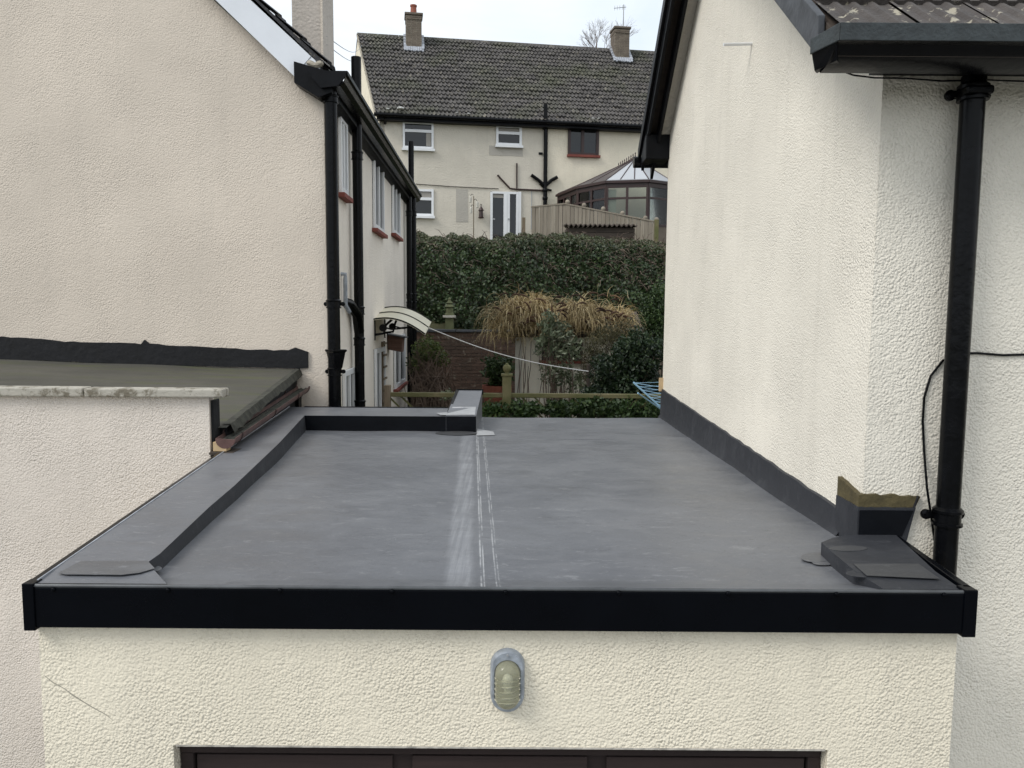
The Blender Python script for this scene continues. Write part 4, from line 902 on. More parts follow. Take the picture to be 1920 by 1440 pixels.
# far drainage
dpx = (FH(1022, 300)-F0p).dot(fd)
fp = MB().tube([fw_(dpx, ZE-0.1, 0.10), fw_(dpx, ZG+0.6, 0.10)], 0.085, 10).build('downpipe', 'black_paint', fh, smooth=True)
for py in (240, 357, 372): c = FH(1022, py, 0.1); MB().lathe(c-V((0, 0, 0.06)), [(0.10, 0), (0.115, 0.03), (0.115, 0.09), (0.10, 0.12)], 10).build('collar', 'black_paint', fp, smooth=True)
MB().tube([FH(996, 328, 0.1), FH(1010, 338, 0.1), FH(1022, 349, 0.1)], 0.07, 8).build('branch_pipe', 'black_paint', fp, smooth=True)
MB().tube([FH(1045, 332, 0.1), FH(1034, 338, 0.1), FH(1022, 349, 0.1)], 0.07, 8).build('branch_pipe', 'black_paint', fp, smooth=True)
MB().tube([FH(1012, 344, 0.06), FH(1022, 354, 0.08), FH(1034, 357, 0.06)], 0.04, 8).build('branch_pipe', 'black_paint', fp, smooth=True)
MB().tube([FH(933, 328, 0.05), FH(940, 336, 0.05), FH(956, 353, 0.05), FH(968, 355, 0.05), FH(1018, 357, 0.05)], 0.035, 8).build('waste_pipe', 'brown_frame', fh, smooth=True)
MB().tube([FH(969, 306, 0.05), FH(969, 354, 0.05)], 0.03, 8).build('waste_pipe', 'brown_frame', fh, smooth=True)
MB().tube([FH(780, 345, 0.03), FH(850, 350, 0.03), FH(935, 354, 0.03)], 0.014, 6).build('cable', 'black_paint', fh)
MB().tube([FH(997, 357, 0.03), FH(996, 430, 0.03)], 0.012, 6).build('cable', 'metal_grey', fh)
fbox('vent', 'black_board', fh, 1010, 286, 1017, 290, 0.0, 0.05)
MB().tube([FH(1023, 222, 0.5), FH(1023, 196, 0.5)], 0.08, 10).build('vent_pipe', 'black_paint', fh, smooth=True)
MB().tube([FH(722, 219, 0.4), FH(722, 231, 0.05)], 0.06, 8).build('swan_neck', 'black_paint', fh, smooth=True)
# chimneys: brick stacks with bricks picked out
def chimney(xa, xb, ytop, ybase, off, pot=True):
    a, b = FH(xa, 60, off), FH(xb, 60, off); zt_ = FH((xa+xb)/2, ytop, off).z; zb_ = FH((xa+xb)/2, ybase, off).z; wd = (b-a).length; dp_ = wd*1.0
    s0 = (a-F0p).dot(fd)
    core = MB().prism([fw_(s0+0.012, zb_-0.8, off-0.012), fw_(s0+wd-0.012, zb_-0.8, off-0.012), fw_(s0+wd-0.012, zb_-0.8, off-dp_), fw_(s0+0.012, zb_-0.8, off-dp_)], (0, 0, zt_-zb_+0.7)).build('chimney', 'mortar', fh)
    nb = 3; bw = wd/nb; bmesh_ = MB().box((0, -0.1, 0), (bw-0.014, 0.0, 0.062))
    mB = bpy.data.meshes.new('brick'); mB.from_pydata([tuple(fd*v.x - fn*v.y + V((0, 0, v.z))) for v in bmesh_.v], [], bmesh_.f); mB.materials.append(MATS['brick_chimney'])
    sB = bpy.data.meshes.new('brick'); sB.from_pydata([tuple(-fn*v.x + fd*v.y + V((0, 0, v.z))) for v in bmesh_.v], [], bmesh_.f); sB.materials.append(MATS['brick_chimney'])
    nrw = int((zt_-zb_)/0.076)
    for r in range(nrw):
        ex = 0.03 if r in (nrw-2, nrw-3) else 0.0
        for c in range(nb):
            o_ = 0.3*bw if r % 2 else 0
            link('brick', mB, core, fw_(s0+min(bw*c+o_*0.3, wd-bw)+0.004, zb_+0.076*r, off-0.10+ex))
            link('brick', sB, core, fw_(s0+0.10-ex*0.6, zb_+0.076*r, off-bw*c-bw*0.0-0.02))
    MB().prism([fw_(s0-0.05, zt_-0.09, off+0.06), fw_(s0+wd+0.05, zt_-0.09, off+0.06), fw_(s0+wd+0.05, zt_-0.09, off-dp_-0.05), fw_(s0-0.05, zt_-0.09, off-dp_-0.05)], (0, 0, 0.10)).build('chimney_cap', 'brick_chimney', core, bevel=0.02)
    if pot: q = fw_(s0+wd*0.5, zt_, off-dp_/2); MB().lathe(q, [(0.16, 0), (0.14, 0.1), (0.125, 0.36), (0.15, 0.38), (0.15, 0.44), (0.11, 0.45)], 14).build('chimney_pot', 'terracotta', core, smooth=True)
    # lead flashing collar
    for k_, (u0_, u1_) in enumerate(((xa-4, xb+5),)):
        q0, q1 = FH(xa-4, ybase, off+0.05), FH(xb+4, ybase, off+0.05); l_ = MB(); sA, sB_ = (q0-F0p).dot(fd), (q1-F0p).dot(fd); n = 9
        for i in range(n):
            x0_ = sA+(sB_-sA)*i/n; x1_ = sA+(sB_-sA)*(i+1)/n-0.01
            l_.prism([fw_(x0_, zb_-0.10-random.uniform(0, .05), off+0.22), fw_(x1_, zb_-0.10-random.uniform(0, .05), off+0.22), fw_(x1_, zb_+0.10, off+0.04), fw_(x0_, zb_+0.10, off+0.04)], nr*0.05)
        l_.build('lead_flashing', 'lead', core)
        for sx_ in (sA, sB_-0.1):
            m_ = MB()
            for i in range(5):
                t0 = i*0.16; m_.prism([fw_(sx_, zb_+0.0+t0*1.06, off-t0+0.12), fw_(sx_+0.12, zb_+0.0+t0*1.06, off-t0+0.12), fw_(sx_+0.12, zb_+0.15+t0*1.06, off-t0-0.03), fw_(sx_, zb_+0.15+t0*1.06, off-t0-0.03)], nr*0.06)
            m_.build('lead_flashing', 'lead', core)
    return core, fw_(s0+wd*0.7, zt_, off-dp_/2)
chimney(761, 791, 24, 94, -3.45); c2, c2t = chimney(1153, 1181, 50, 114, -3.45, False)
aer = root('tv_aerial', c2t, 'thin television aerial on the right-hand far chimney', 'aerial')
MB().tube([c2t-V((0, 0, 0.6)), c2t+V((0, 0, 1.1))], 0.022, 6).build('mast', 'steel', aer)
MB().tube([c2t+V((-0.45, -0.1, 0.9)), c2t+V((0.12, 0.02, 1.0))], 0.014, 6).build('boom', 'steel', aer)
for i in range(5): q = c2t+V((-0.42+0.12*i, -0.1+0.026*i, 0.905+0.02*i)); MB().tube([q-V((0, 0, 0.1)), q+V((0, 0, 0.1))], 0.008, 4).build('element', 'steel', aer)
# wires across the sky
qa, qb = V((cB.x, 9.8, P(605, 68, 9.8).z)), RL+V((0.2, 0, -0.45))
for s, lb in ((0.0, 'upper of two faint overhead wires beside the beige chimney'), (-0.10, 'lower of two faint overhead wires beside the beige chimney')):
    a_, b__ = qa+V((0, 0, s)), qb+V((0, 0, s*4)); tag(MB().tube([a_.lerp(b__, i/10)-V((0, 0, 0.25*math.sin(math.pi*i/10))) for i in range(11)], 0.006, 5).build('overhead_wire', 'metal_grey'), lb, 'wire', 'overhead wires')
# wall lantern and bird feeder pole
lq = FH(902, 398, 0.15); lan = root('wall_lantern', lq-V((0, 0, 0.25)), 'small dark red lantern hanging on the far beige wall', 'lantern')
MB().lathe(lq-V((0, 0, 0.24)), [(0.10, 0), (0.12, 0.03), (0.09, 0.06), (0.075, 0.28), (0.12, 0.31), (0.05, 0.42), (0.02, 0.48)], 8).build('lantern_body', 'brown_frame', lan)
MB().tube([lq+V((0, 0, 0.22)), lq+V((0, 0, 0.32)), lq-fn*0.15+V((0, 0, 0.34))], 0.014, 5).build('hook', 'black_paint', lan)
bq = P(888, 438, 28.5); bz = tz(0, 28.5); top = P(888, 368, 28.5).z; feed = root('bird_feeder', (bq.x, 28.5, bz), 'slim bird feeder pole with hanging feeders before the far house', 'bird feeder')
MB().tube([(bq.x, 28.5, bz), (bq.x, 28.5, top)], 0.02, 6).build('pole', 'wood_grey', feed)
for s, dz_ in ((-0.12, 0.12), (0.13, 0.3), (-0.1, 0.5)):
    MB().tube([(bq.x, 28.5, top-dz_+0.16), (bq.x+s*0.6, 28.5, top-dz_+0.2), (bq.x+s, 28.5, top-dz_+0.12)], 0.01, 5).build('hook', 'black_paint', feed)
    MB().lathe((bq.x+s, 28.5, top-dz_-0.1), [(0.05, 0), (0.045, 0.05), (0.045, 0.18), (0.02, 0.22)], 8).build('feeder', 'coping', feed)

# ================================================================== conservatory on the right-hand far house
cz_e = P(1140, 345, 28.4).z; cz_b = 6.0
plan = [P(1046, 352, 31.6), P(1083, 350, 29.6), P(1137, 346, 28.3), P(1216, 345, 28.0), P(1262, 345, 28.6), P(1310, 345, 30.6)]
plan[-1] = V((plan[-1].x, 32.2, 0)); plan = [V((p.x, p.y, 0)) for p in plan]
con = root('conservatory', (sum(p.x for p in plan)/6, 30.3, cz_b), 'dark brown framed conservatory with ribbed polycarbonate hipped roof', 'conservatory')
zsill = P(1140, 425, 28.4).z; ztr = P(1140, 373, 28.4).z
divs = [3, 2, 2, 1, 2]
for i in range(5):
    a, b = plan[i], plan[i+1]; t = (b-a); ln = t.length; tu = t.normalized(); on = V((tu.y, -tu.x, 0))
    def slab(s0, s1, z0, z1, o0, o1, name, mat, par=con, **kw):
        return MB().prism([a+tu*s0+on*o0+V((0, 0, z0)), a+tu*s1+on*o0+V((0, 0, z0)), a+tu*s1+on*o0+V((0, 0, z1)), a+tu*s0+on*o0+V((0, 0, z1))], on*(o1-o0)).build(name, mat, par, **kw)
    slab(0, ln, cz_b, zsill, -0.12, 0, 'dwarf_wall', 'brick_chimney')
    n = divs[i]
    for z0, z1 in ((cz_e-0.16, cz_e), (ztr-0.035, ztr+0.035), (zsill, zsill+0.08)): slab(0.04, ln-0.04, z0, z1, -0.05, 0.015, 'rail', 'brown_frame')
    for j in range(n+1):
        s = ln*j/n; hw = 0.075 if j in (0, n) else 0.045
        slab(max(0, s-hw), min(ln, s+hw), zsill+0.002, cz_e-0.002, -0.055, 0.02, 'post', 'brown_frame')
    for j in range(n):
        for z0, z1 in ((zsill+0.08, ztr-0.035), (ztr+0.035, cz_e-0.16)): slab(ln*j/n+0.04, ln*(j+1)/n-0.04, z0, z1, -0.025, -0.02, 'pane', 'clear_glass')
    slab(-0.03, ln+0.03, cz_e, cz_e+0.09, -0.10, 0.09, 'gutter', 'brown_frame')
    if i in (2, 3): slab(0.05, 0.35, zsill+0.1, cz_e-0.2, -0.16, -0.13, 'curtain', 'polycarb_cream')
MB().prism([V((p.x, p.y, 0))+V((0, 0.3, 0)) for p in plan], (0, 0, 0.02)).build('floor', 'wood_grey', con).location.z += 6.0
apex = P(1191, 299, 29.9); rw = P(1160, 297, 32.0); apex.z = rw.z = P(1191, 299, 29.9).z
edge = []
nper = [4, 2, 3, 1, 2]
for i in range(5):
    for j in range(nper[i]): edge.append((plan[i].lerp(plan[i+1], j/nper[i]), i, j))
edge.append((plan[5], 4, 9))
for k_ in range(len(edge)-1):
    a, ia, ja = edge[k_]; b = edge[k_+1][0]; a2, b2_ = a+V((0, 0, cz_e+0.10)), b+V((0, 0, cz_e+0.10))
    if ia == 0: tA, tB = rw.lerp(apex, ja/4), rw.lerp(apex, (ja+1)/4)
    elif ia == 4: tA, tB = apex.lerp(rw+V((1.2, 0, 0)), ja/2 if ja < 9 else 1), apex.lerp(rw+V((1.2, 0, 0)), (ja+1)/2)
    else: tA = tB = apex
    pl_ = [a2, b2_, tB] + ([tA] if (tA-tB).length > 0.01 else [])
    MB().prism(pl_, (0, 0, 0.03)).build('roof_panel', 'polycarb_bronze' if ia < 2 else 'polycarb_reflecting', con)
    MB().tube([a2+V((0, 0, 0.03)), tA+V((0, 0, 0.04))], 0.022, 6).build('glazing_bar', 'brown_frame', con)
MB().tube([rw+V((0, 0, 0.05)), apex+V((0, 0, 0.05))], 0.06, 8).build('ridge', 'brown_frame', con)
for i in range(9): q = rw.lerp(apex, i/8)+V((0, 0, 0.08)); MB().lathe(q, [(0.02, 0), (0.035, 0.05), (0.012, 0.1), (0.03, 0.14), (0.004, 0.2)], 6).build('cresting', 'brown_frame', con)

# ================================================================== far close-boarded fence and deck posts
YF = 26.5
ffn = root('board_fence', (P(1110, 430, YF).x, YF, tz(0, YF)), 'pale close-boarded fence with sloping top below the conservatory', 'fence')
topl = [(996, 389), (1059, 383), (1226, 416)]
def ftop(px):
    for (a, b), (c, e) in zip(topl, topl[1:]):
        if px <= c: return b+(e-b)*(px-a)/(c-a)
    return topl[-1][1]
px = 997.0
while px < 1225:
    a, b = P(px, ftop(px), YF), P(px+7.0, ftop(px+7.0), YF); o_ = random.uniform(0, 0.02)
    MB().prism([V((a.x, YF-o_, tz(0, YF)-0.1)), V((b.x-0.008, YF-o_, tz(0, YF)-0.1)), V((b.x-0.008, YF-o_, b.z)), V((a.x, YF-o_, a.z))], (0, 0.02, 0)).build('board', 'fence_far', ffn); px += 7.3
for (a, b), (c, e) in zip(topl, topl[1:]):
    q0, q1 = P(a, b, YF-0.03), P(c, e, YF-0.03); MB().prism([q0, q1, q1+V((0, 0, 0.045)), q0+V((0, 0, 0.045))], (0, 0.09, 0)).build('capping_rail', 'fence_far', ffn)
q = P(1231, 412, YF); MB().box((q.x-0.07, YF-0.05, tz(0, YF)-0.1), (q.x+0.07, YF+0.08, q.z)).build('post', 'fence_green', ffn)
q = P(1002, 386, YF); MB().box((q.x-0.07, YF+0.03, tz(0, YF)-0.1), (q.x+0.05, YF+0.12, q.z)).build('post', 'fence_far', ffn)
for i, (x, y) in enumerate(((1064, 380), (1095, 386), (1131, 393), (1167, 401), (1210, 410), (1231, 413))):
    q = P(x, y, 27.3); zz = tz(0, 27.3)
    pr_ = root('deck_post', (q.x, 27.3, zz), '%s of the six ball-topped deck posts behind the sloping fence, counted from the left' % ('first second third fourth fifth sixth'.split()[i]), 'post', 'deck posts with ball finials')
    MB().box((q.x-0.05, 27.25, zz-0.1), (q.x+0.05, 27.35, q.z-0.06)).build('post_shaft', 'fence_far', pr_)
    MB().lathe(q-V((0, 0, 0.06)), [(0.03, 0), (0.07, 0.03), (0.085, 0.08), (0.07, 0.13), (0.03, 0.16), (0.004, 0.165)], 10).build('finial', 'fence_far', pr_, smooth=True)
q = P(982, 408, 28); tag(MB().box((q.x-0.06, 27.95, tz(0, 28)-0.1), (q.x+0.06, 28.05, q.z)).build('timber_post', 'wood_grey'), 'short brown timber post between the white door and pale fence', 'post')
# low dark store with wavy roof sheet
a, b = P(1062, 443, 24.2), P(1190, 443, 24.2); zs = P(1120, 420, 24.2).z
st_ = root('low_store', ((a.x+b.x)/2, 24.2, tz(0, 24.2)), 'low dark timber store with corrugated roof edge above the hedge', 'shed')
for i in range(5):
    z0 = zs-0.12-0.14*i-0.13; MB().box((a.x, 24.2-0.004*i, z0), (b.x, 24.26, z0+0.128)).build('board', 'wood_dark', st_)
MB().box((a.x+0.02, 24.27, tz(0, 24.2)-0.1), (b.x-0.02, 25.4, zs-0.1)).build('store_body', 'wood_dark', st_)
cr = MB(); n = 90
for i in range(n+1):
    x = a.x-0.05+(b.x-a.x+0.1)*i/n; z = zs-0.04+0.035*math.sin(i/n*2*math.pi*15)
    cr.v += [V((x, 24.05, z)), V((x, 25.5, z+0.12)), V((x, 24.05, z-0.035)), V((x, 25.5, z+0.085))]
for i in range(n): k4 = 4*i; cr.f += [(k4, k4+4, k4+5, k4+1), (k4+2, k4+3, k4+7, k4+6), (k4, k4+2, k4+6, k4+4)]
cr.build('roof_sheet', 'wood_dark', st_)
# bare tree beyond the ridge
tb = P(1128, 60, 52); bare = root('bare_tree', (tb.x, 52, tz(0, 52)), 'bare leafless tree rising behind the far roof ridge', 'tree')
tm_ = MB(); tm_.tube([(tb.x, 52, tz(0, 52)), (tb.x+0.1, 52, 14), (tb.x, 52, tb.z-2.5)], [0.22, 0.16, 0.12], 8); tm_.build('trunk', 'bark', bare)
cr = MB()
def branch(p, d, l, r, lv):
    q = p + d*l; cr.tube([p, p.lerp(q, 0.5)+V((random.uniform(-.05, .05), 0, 0.04*l)), q], [r, r*0.8, r*0.55], 4, cap=False)
    if lv == 0: return
    for _ in range(3 if lv > 1 else 4):
        nd = (d + V((random.uniform(-.75, .75), random.uniform(-.6, .6), random.uniform(-.1, .55)))).normalized(); branch(p.lerp(q, random.uniform(.5, 1)), nd, l*random.uniform(.55, .8), r*0.6, lv-1)
for _ in range(6): branch(V((tb.x, 52, tb.z-2.6)), V((random.uniform(-.6, .6), random.uniform(-.4, .4), 1)).normalized(), random.uniform(1.3, 1.9), 0.03, 4)
cr.build('crown', 'twig', bare)

# ================================================================== brick garden wall
YBW = 17.0
wz = P(880, 618, YBW).z; wxa, wxb = P(742, 650, YBW).x, P(1260, 650, YBW).x
bw = root('brick_wall', ((wxa+wxb)/2, YBW, 1.5), 'old dark brick garden wall with grey coping below the hedge', 'wall')
MB().box((wxa-2, YBW+0.012, 1.3), (wxb+1, YBW+0.22, wz-0.06)).build('wall_core', 'mortar_dark', bw)
vis1 = P(992, 650, YBW).x; bL, bH = 0.225, 0.075
bk = MB().box((0, -0.0, 0), (bL-0.012, 0.09, bH-0.012)); mBk = bpy.data.meshes.new('brick'); mBk.from_pydata([tuple(v) for v in bk.v], [], bk.f); mBk.materials.append(MATS['brick_garden'])
hb = MB().box((0, 0, 0), (bL/2-0.012, 0.09, bH-0.012)); mHb = bpy.data.meshes.new('brick'); mHb.from_pydata([tuple(v) for v in hb.v], [], hb.f); mHb.materials.append(MATS['brick_garden'])
nrows = int((wz-0.06-1.55)/bH)
for r in range(nrows):
    x = wxa+0.1 + (0 if r % 2 else -bL/2)
    z = wz-0.065-bH*(r+1)
    hdr = (r % 4 == 2)
    while x < vis1:
        link('brick', mHb if hdr else mBk, bw, V((x, YBW+random.uniform(-.012, .006), z+random.uniform(-.002, .002)))); x += bL/2 if hdr else bL
xe = wxa-1.0
while xe < wxb+0.5:
    wd = random.uniform(0.55, 0.7); MB().box((xe, YBW-0.05, wz-0.058), (xe+wd-0.01, YBW+0.27, wz+random.uniform(-.006, .006))).build('coping_stone', 'lead_dull', bw, bevel=0.012); xe += wd

# ================================================================== hedge on the bank
hedge = root('hedge', (0.8, 19.5, 3.4), 'big dense ivy-green hedge covering the bank below the far house', 'hedge')
def hprof(t, x):
    """t 0..1 from foot of face, up and over to the back"""
    ztop = P(960, 440, 19.3).z + 0.05*math.sin(x*1.7) + 0.03*math.sin(x*4.3+1) - max(0, x-2.6)*0.14
    if t < 0.62: u = t/0.62; return 17.34 + 1.36*u**1.5 + 0.12*math.sin(x*3+u*5), 3.10 + (ztop-0.25-3.10)*u
    u = (t-0.62)/0.38; return 18.70 + 3.4*u, ztop-0.25 + 0.27*math.sin(min(1, u*3)*math.pi/2) + 0.05*u
hx0, hx1 = P(740, 520, 18.5).x-1.5, P(1262, 520, 18.5).x+1.2
core = MB().grid(lambda u, v: (lambda x: (lambda yz: V((x, yz[0]+0.32, yz[1]-0.22)))(hprof(v, x)))(hx0+(hx1-hx0)*u), 40, 20); core.build('hedge_core', 'soil', hedge)
def hsample(N, t0, t1, jit):
    out = np.zeros((N, 3)); nn = np.zeros((N, 3))
    xs_ = hx0+(hx1-hx0)*rng.random(N); ts = t0+(t1-t0)*rng.random(N)
    for i in range(N):
        y, z = hprof(ts[i], xs_[i]); lump = (0.16 if ts[i] < 0.5 else 0.03)*math.sin(xs_[i]*3.1+z*2.3)*math.sin(z*3.7+xs_[i]) + 0.07*math.sin(xs_[i]*7+z*5)*math.cos(z*8+xs_[i]*2)+0.06*math.sin(xs_[i]*17+z*13)
        dep = abs(rng.normal())*jit
        if ts[i] < 0.62: out[i] = (xs_[i], y-lump+dep, z-0.3*dep); nn[i] = (0, -1.0, 0.45)
        else: out[i] = (xs_[i], y, z+lump*0.5-dep*0.7); nn[i] = (0, -0.35, 1)
    return out, nn
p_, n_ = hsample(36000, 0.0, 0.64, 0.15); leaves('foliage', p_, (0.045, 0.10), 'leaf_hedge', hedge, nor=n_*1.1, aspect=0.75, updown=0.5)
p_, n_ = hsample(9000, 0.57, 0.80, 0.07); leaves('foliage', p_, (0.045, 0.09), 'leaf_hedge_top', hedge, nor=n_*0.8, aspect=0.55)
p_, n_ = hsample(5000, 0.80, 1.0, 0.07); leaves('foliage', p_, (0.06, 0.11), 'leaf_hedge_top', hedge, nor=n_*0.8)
tw = MB()
for _ in range(700):
    x = random.uniform(hx0+1, hx1-0.5) if random.random() < 0.55 else random.uniform(2.4, hx1-0.3); t = random.uniform(0.3, 0.72); y, z = hprof(t, x); d = V((random.uniform(-.8, .8), random.uniform(-.9, -.1), random.uniform(-.2, .7))).normalized(); l = random.uniform(.12, .38)
    s = V((x, y+0.1, z)); tw.tube([s, s+d*l*0.5+V((0, 0, 0.03)), s+d*l+V((0, 0, -0.05))], [0.009, 0.007, 0.003], 3, cap=False)
tw.build('twigs', 'twig', hedge, kind='stuff')
# mossy stone ornament standing on the bank edge
oq = P(843, 594, 17.12); orn = root('stone_ornament', (oq.x, 17.12, wz), 'small mossy stone pagoda ornament on a pale slab before the hedge', 'ornament')
MB().box((oq.x-0.14, 16.99, oq.z-0.02), (oq.x+0.13, 17.25, oq.z+0.03)).build('slab', 'coping', orn, bevel=0.008)
MB().box((oq.x-0.09, 17.03, wz), (oq.x+0.09, 17.21, oq.z-0.022)).build('plinth', 'stone_lamp', orn)
MB().lathe((oq.x, 17.12, oq.z+0.032), [(0.12, 0), (0.09, 0.06), (0.075, 0.17), (0.12, 0.19), (0.05, 0.25), (0.08, 0.27), (0.03, 0.33), (0.035, 0.36), (0.004, 0.40)], 9).build('pagoda', 'stone_lamp', orn)

# ================================================================== garden shed and its creeper
YS = 13.2
sx0, sx1 = P(968, 700, YS).x, P(1196, 700, YS).x; sz1 = P(1000, 632, YS).z; g0 = tz(0, YS)
shed = root('garden_shed', ((sx0+sx1)/2, YS+0.9, g0), 'cream rendered garden shed half hidden under dry golden creeper', 'shed')
MB().box((sx0, YS, g0-0.1), (sx1, YS+0.12, sz1)).build('front_wall', 'render_shed', shed)
MB().box((sx0, YS+0.12, g0-0.1), (sx0+0.12, YS+1.8, sz1)).build('side_wall', 'render_shed', shed)
MB().box((sx1-0.12, YS+0.12, g0-0.1), (sx1, YS+1.8, sz1)).build('side_wall', 'render_shed', shed)
MB().box((sx0-0.02, YS-0.02, g0-0.1), (sx0+0.09, YS-0.001, sz1-0.02)).build('corner_board', 'coping', shed)
MB().prism([V((sx0-0.1, YS-0.12, sz1)), V((sx0-0.1, YS+0.9, sz1+0.45)), V((sx0-0.1, YS+1.9, sz1))], (sx1-sx0+0.2, 0, 0)).build('roof', 'wood_dark', shed)
wq0, wq1 = P(1016, 640, YS-0.01), P(1092, 676, YS-0.01)
wn = MB().box((wq0.x, YS-0.012, wq1.z), (wq1.x, YS-0.002, wq0.z)).build('window', 'glass', shed)
for q in ((wq0.x, wq0.x+0.05, wq1.z, wq0.z), (wq1.x-0.05, wq1.x, wq1.z, wq0.z), (wq0.x+0.05, wq1.x-0.05, wq1.z, wq1.z+0.05), (wq0.x+0.05, wq1.x-0.05, wq0.z-0.05, wq0.z), ((wq0.x+wq1.x)/2-0.025, (wq0.x+wq1.x)/2+0.025, wq1.z+0.05, wq0.z-0.05)): MB().box((q[0], YS-0.05, q[2]), (q[1], YS-0.013, q[3])).build('frame', 'brown_frame', wn)
MB().box((wq0.x-0.05, YS-0.09, wq1.z-0.05), (wq1.x+0.05, YS-0.002, wq1.z-0.002)).build('sill', 'red_sill', wn)
creeper = root('dry_creeper', (P(1050, 600, YS).x, YS+0.4, sz1), 'golden brown dried creeper spilling over the shed roof', 'creeper')
def ribbons(name, seeds, mat, par, w_, seg=6):
    vs = []; fs = []
    for (p, d, l, droop) in seeds:
        side = d.cross(V((0, 0, 1))); side = side.normalized() if side.length > 0.01 else V((1, 0, 0)); side = (side + V((0, 0, random.uniform(-.5, .5)))).normalized(); b = len(vs); cpos = Vector(p); dd = Vector(d)
        for i in range(seg+1):
            ww = w_*(1-0.8*i/seg); vs += [cpos - side*ww, cpos + side*ww]
            cpos = cpos + dd*(l/seg); dd = (dd + V((random.uniform(-.18, .18), random.uniform(-.18, .18), -droop/seg*2.2))).normalized()
        for i in range(seg): k4 = b+2*i; fs.append((k4, k4+1, k4+3, k4+2))
    mb = MB(); mb.v = vs; mb.f = fs; return mb.build(name, mat, par, kind='stuff')
mounds = [(962, 598, 0.40, 0.44), (1000, 582, 0.36, 0.34), (1042, 596, 0.28, 0.22), (1085, 588, 0.36, 0.28), (1122, 598, 0.34, 0.25), (1160, 606, 0.28, 0.34)]
seeds = []; lp = []
for (x, y, rx, rz_) in mounds:
    c = P(x, y, YS+0.05)
    for _ in range(620):
        an = random.uniform(0, 2*math.pi); ph = random.uniform(-0.2, 1.2); dv = V((math.cos(an)*math.cos(ph)*rx, math.sin(an)*math.cos(ph)*0.5, math.sin(ph)*rz_))
        d = V((dv.x, dv.y*1.2-0.15, abs(dv.z)*0.6+0.05)).normalized(); seeds.append((c+dv*random.uniform(.55, .98)-V((0, 0, 0.05)), d, random.uniform(.14, .36) * (1.5 if random.random() < .12 else 1), random.uniform(.3, 1.6)))
    lp.append(blob_pts(c-V((0, 0, 0.05)), (rx*0.85, 0.42, rz_*0.8), 900))
ribbons('strands', seeds, 'straw', creeper, 0.0075)
leaves('foliage', np.concatenate(lp), (0.05, 0.10), 'straw', creeper, aspect=0.3, updown=0.8)
eav = [(P(random.uniform(925, 1192), random.uniform(592, 634), YS-random.uniform(.12, .5)), V((random.uniform(-1, 1), random.uniform(-.6, .1), random.uniform(-.2, .5))).normalized(), random.uniform(.12, .42), random.uniform(.8, 2.0)) for _ in range(520)]
eav += [(P(random.uniform(912, 985), random.uniform(575, 632), YS-random.uniform(.1, .5)), V((random.uniform(-1, .3), random.uniform(-.5, .1), random.uniform(-.1, .6))).normalized(), random.uniform(.25, .6), random.uniform(1.2, 2.2)) for _ in range(260)]
eav += [(P(random.uniform(950, 1185), random.uniform(556, 590), YS-random.uniform(-.2, .4)), V((random.uniform(-.7, .7), random.uniform(-.3, .3), 1)).normalized(), random.uniform(.15, .42), random.uniform(.3, 1.6)) for _ in range(70)]
ribbons('strands', eav, 'straw', creeper, 0.006)
seeds = [(P(random.uniform(935, 1185), random.uniform(553, 618), YS-0.45), V((random.uniform(-1, 1), random.uniform(-.3, 0), random.uniform(.1, .8))).normalized(), random.uniform(.12, .26), 1.3) for _ in range(55)]
sh_ = MB()
for p, d, l, dr in seeds:
    pts = []; cpos = Vector(p); dd = Vector(d)
    for i in range(6): pts.append(cpos.copy()); cpos = cpos+dd*(l/5); dd = (dd+V((0, 0, -0.3))).normalized()
    sh_.tube(pts, [0.006, 0.013, 0.016, 0.015, 0.012, 0.004], 5)
sh_.build('seed_heads', 'seedhead', creeper, kind='stuff')

# ================================================================== shrubs
def shrub(name, label, base_px, Y, blobs, mat, size, aspect=0.5, stemn=14, cat='shrub', stem_mat='bark', sr=0.014, shell=0.35):
    bp = P(base_px, 700, Y); g_ = tz(bp.x, Y); rt = root(name, (bp.x, Y, g_), label, cat); pts = []; tips = []
    for (x, y, rpx, rpy, N) in blobs:
        c = P(x, y, Y); s = Y/FPX; pts.append(blob_pts(c, (rpx*s, rpx*s*0.8, rpy*s), N, shell))
        for _ in range(max(2, stemn//len(blobs))): tips.append(tuple(c + V((random.uniform(-.6, .6)*rpx*s, random.uniform(-.5, .5)*rpx*s, random.uniform(-.3, .8)*rpy*s))))
    leaves('foliage', np.concatenate(pts), size, mat, rt, aspect=aspect, updown=0.2); mb = MB(); stems(mb, (bp.x, Y, g_-0.05), tips, sr); mb.build('stems', stem_mat, rt); return rt
shrub('evergreen_shrub', 'dense dark evergreen shrub at the right, beside the white house wall', 1180, 10.6, [(1170, 705, 62, 60, 5200), (1215, 740, 50, 50, 3600), (1130, 748, 50, 34, 2600), (1200, 660, 46, 40, 2600)], 'leaf_dark', (0.035, 0.075), 0.55, 20)
shrub('broom_shrub', 'feathery olive shrub covering the right half of the shed', 1150, 11.9, [(1140, 655, 48, 55, 3600), (1180, 640, 40, 45, 2200), (1110, 690, 28, 40, 1300)], 'leaf_olive', (0.03, 0.07), 0.22, 60, sr=0.008)
shrub('bright_shrub', 'brighter green bush at the far right under the hedge', 1225, 14.5, [(1222, 620, 40, 50, 3000), (1235, 575, 30, 45, 1800), (1195, 650, 30, 40, 1400)], 'leaf_mid', (0.045, 0.085), 0.45, 16)
